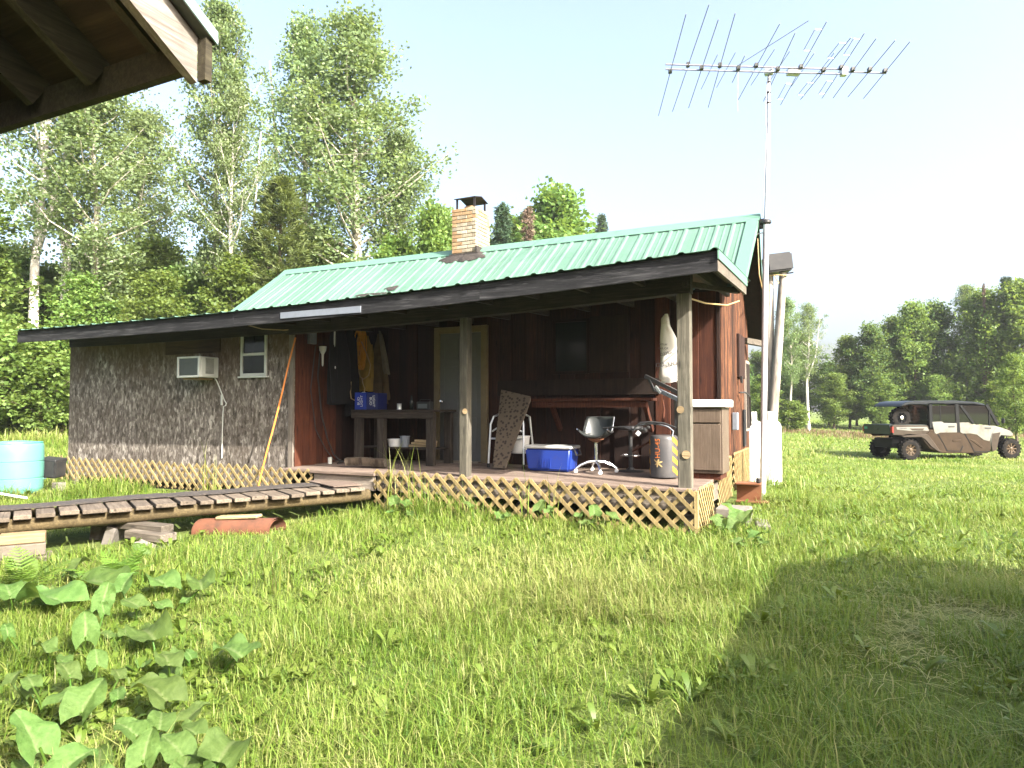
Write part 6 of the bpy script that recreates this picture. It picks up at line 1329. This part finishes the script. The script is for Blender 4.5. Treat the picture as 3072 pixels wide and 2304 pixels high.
LV = [(-2.96, 1.66, .21, 1.0), (-3.12, 2.0, .2, 1.0), (-3.03, 2.26, .24, .37), (-4.03, 2.55, .17, 1.2), (-3.78, 2.77, .31, .12), (-3.12, 2.81, .25, .16), (-3.34, 2.56, .16, .26), (-3.55, 2.31, .11, 1.1), (-3.59, 2.18, .12, .6), (-3.36, 2.04, .14, .2), (-4.06, 2.33, .16, .32), (-4.39, 2.32, .1, 1.2), (-3.73, 2.01, .1, .6), (-4.54, 3.0, .18, 1.1), (-4.34, 3.06, .18, .39), (-4.28, 2.82, .09, 1.2), (-5.08, 3.29, .37, .12), (-4.76, 3.3, .2, .69), (-4.34, 3.6, .29, .3), (-4.66, 3.5, .26, .15), (-5.07, 2.92, .4, .13), (-5.35, 2.83, .18, .69), (-2.67, 1.65, .17, .24), (-2.23, 1.99, .2, .2), (-2.19, 1.81, .17, .1), (-2.44, 1.79, .13, 1.1), (-2.41, 1.89, .14, .53), (-2.69, 2.04, .14, .42), (-2.63, 2.17, .13, .44), (-2.73, 1.92, .13, .47), (-2.49, 1.63, .14, .1), (-2.54, 2.06, .13, .1), (-5.42, 3.88, .13, 1.2), (-6.03, 3.27, .2, .36), (-5.6, 3.48, .18, .49), (-3.61, 2.02, .11, .6),
      (-1.14, 7.72, .22, 1.0), (-1.02, 7.62, .2, .4), (-.93, 7.35, .19, 1.0), (-.97, 6.85, .16, .9), (-.72, 6.6, .2, .2), (-1.12, 7.05, .15, .6), (-1.2, 7.3, .14, .5), (-3.0, 6.85, .16, .9), (-2.85, 6.8, .14, .5), (-2.4, 6.9, .17, .9), (-2.2, 6.85, .15, .6), (-4.9, 6.8, .16, .8), (-4.7, 6.75, .14, .5), (-3.9, 6.85, .12, .7)]
PL = [((-2.75, 1.85), 'burdock with the largest leaves in the bottom left corner'), ((-3.45, 2.2), 'burdock just above the corner plant at the lower left'), ((-4.2, 2.6), 'burdock with an upright leaf near the left edge'), ((-3.4, 2.7), 'burdock standing rightmost of the lower left clump'),
      ((-4.55, 3.3), 'burdock in front of the tilted concrete blocks'), ((-5.3, 2.95), 'burdock in front of the left stone stack'), ((-5.65, 3.6), 'burdock under the walkway edge'), ((-2.4, 1.8), 'ragged burdock at the bottom left, right of the largest leaves'),
      ((-1.0, 7.4), 'burdock growing by the concrete step'), ((-.9, 6.75), 'low burdock in the grass before the concrete step'), ((-2.6, 6.85), 'leafy plant before the right half of the porch lattice'), ((-4.75, 6.8), 'leafy plant at the left end of the porch lattice'), ((-3.6, 6.85), 'small leafy plant at the middle of the porch lattice')]
grp = {}
for lv in LV: grp.setdefault(min(range(len(PL)), key=lambda k: (PL[k][0][0] - lv[0]) ** 2 + (PL[k][0][1] - lv[1]) ** 2), []).append(lv)
for k, lvs in grp.items():
    (bx_, by_), lab = PL[k]; g = float(gh(bx_, by_)); t = thing('burdock_plant', lab, 'plant', (bx_, by_, g), group='broad leaved plants')
    extra = [(bx_ + rng.uniform(-.25, .25), by_ + rng.uniform(-.25, .25), rng.uniform(.08, .14), rng.uniform(.1, .6)) for _ in range(4)]
    for (x, y, w, tilt) in lvs + extra:
        g2 = float(gh(x, y)); z = g2 + (.16 if (x, y, w, tilt) not in extra else rng.uniform(.05, .1)) + .06 * min(1, tilt); to = math.atan2(-x, y)
        me = BL[rng.randrange(8)]; yawl = to + rng.uniform(-.9, .9)
        c = bpy.data.objects.new('leaf', me); COL.objects.link(c); c.parent = t; c.matrix_parent_inverse = WM[t.name].inverted()
        c.location = (x, y, z); c.rotation_euler = (tilt * .8 + rng.uniform(-.1, .1), rng.uniform(-.25, .25), yawl); c.scale = (w * rng.uniform(.8, 1.08), w * rng.uniform(.9, 1.1), w * rng.uniform(.8, 1.8))
        bs = V3(bx_ * .3 + x * .7, by_ * .3 + y * .7, g2 - .02); e_ = V3(x + .25 * w * math.sin(yawl), y - .25 * w * math.cos(yawl), z - .3 * w * math.sin(tilt * .8))
        st_ = MB().tube([bs, (bs + e_) / 2 + V3(0, 0, .02), e_], [.008, .006, .005], 5).build('stalk', 'weed', t)
# ---- fern
def frond(L, seed):
    rs = np.random.RandomState(seed); v, q = [], []; n = 15
    for k in range(n):
        f = (k + .5) / n; c = V3(0, L * f, L * (.55 * f - .5 * f * f)); pl = L * .30 * math.sin(math.pi * min(1, f * .9 + .12)) ** .8; pw = L * .026
        for s_ in (-1, 1):
            d = V3(s_, .45, -.1 + rs.normal(0, .08)); d /= np.linalg.norm(d); b = V3(0, 1, .1); i = len(v)
            v += [c - b * pw * .5, c + b * pw * .5, c + d * pl * .6 + b * pw * .8, c + d * pl * .6 - b * pw * .5, c + d * pl + b * pw * .12, c + d * pl - b * pw * .05]; q += [(i, i + 1, i + 2, i + 3), (i + 3, i + 2, i + 4, i + 5)]
    return npmesh('frond', np.array(v), np.array(q), np.clip(np.full(len(v), .5) + rs.normal(0, .15, len(v)), 0, 1))
FR = []
for s_ in (1, 2):
    me = frond(.42, s_); me.materials.append(M['fern']); FR.append(me)
for (fx, fy, lab) in ((-5.75, 3.15, 'bright fern beside the left stone stack'), (-5.2, 3.55, 'second fern in front of the shaded blocks')):
    t = thing('fern', lab, 'fern', (fx, fy, float(gh(fx, fy))), group='ferns by the walkway')
    for k in range(10):
        c = bpy.data.objects.new('frond', FR[k % 2]); COL.objects.link(c); c.parent = t; c.matrix_parent_inverse = WM[t.name].inverted()
        c.location = (fx, fy, float(gh(fx, fy))); c.rotation_euler = (rng.uniform(.35, 1.05), 0, k * .63 + rng.uniform(-.2, .2)); c.scale = (rng.uniform(.7, 1.1),) * 3
# ---- tall grass stems growing up in front of the porch and the grey wall
rs = np.random.RandomState(33)
for i, (x, y, hh, n, lab) in enumerate(((-5.0, 7.0, 1.0, 12, 'tall grass tuft before the bench, left of the middle post'), (-4.72, 7.02, .9, 9, 'tall grass tuft right beside the middle post'), (-8.3, 7.0, .95, 12, 'tall grass tuft against the grey wall under its window'), (-3.3, 7.02, .75, 5, 'few tall grass stems before the blue cooler'), (-2.95, 7.02, .8, 6, 'tall grass stems before the swivel chair'), (-1.2, 11.6, .75, 14, 'dry grass tuft before the propane cylinders'), (-4.0, 4.05, .55, 10, 'pale tall grass stems right of the tilted blocks'))):
    t = thing('grass_tuft', lab, 'grass tuft', (x, y, float(gh(x, y))), group='tall grass tufts'); v, q = [], []
    for k in range(n):
        a = rs.uniform(0, 6.28); d = V3(math.cos(a), math.sin(a), 0); sd = V3(-d[1], d[0], 0); h = hh * rs.uniform(.5, 1.1); le = rs.uniform(.08, .45); p0 = V3(x + rs.normal(0, .09), y - abs(rs.normal(0, .03)), float(gh(x, y)))
        i0 = len(v)
        for f in np.linspace(0, 1, 7):
            c = p0 + V3(0, 0, h * (f - .35 * le * f ** 3)) + d * h * le * f ** 2.2; w = .011 * (1 - f ** 2) + .001; v += [c - sd * w / 2, c + sd * w / 2]
        q += [(i0 + 2 * m_, i0 + 2 * m_ + 1, i0 + 2 * m_ + 3, i0 + 2 * m_ + 2) for m_ in range(6)]
    o = link('blades', npmesh('tuft', np.array(v), np.array(q), np.repeat(rs.uniform(.2, .9, n), 14)), 'grass', t); tag(o, kind='stuff')
# ------------------------------------------------------------------ thin summer haze
def haze():
    m = bpy.data.materials.new('haze_air'); m.use_nodes = True; nt = m.node_tree; nt.nodes.clear()
    out = nt.nodes.new('ShaderNodeOutputMaterial'); v = nt.nodes.new('ShaderNodeVolumePrincipled')
    v.inputs['Color'].default_value = (.92, .95, 1, 1); v.inputs['Density'].default_value = .0004; v.inputs['Anisotropy'].default_value = .2
    nt.links.new(v.outputs[0], out.inputs['Volume'])
    o = MB().bb(-270, 270, -65, 410, -2.0, 26).build('haze', m); o.display_type = 'WIRE'
    tag(o, 'thin pale summer haze over the clearing', 'haze', kind='stuff')
haze()
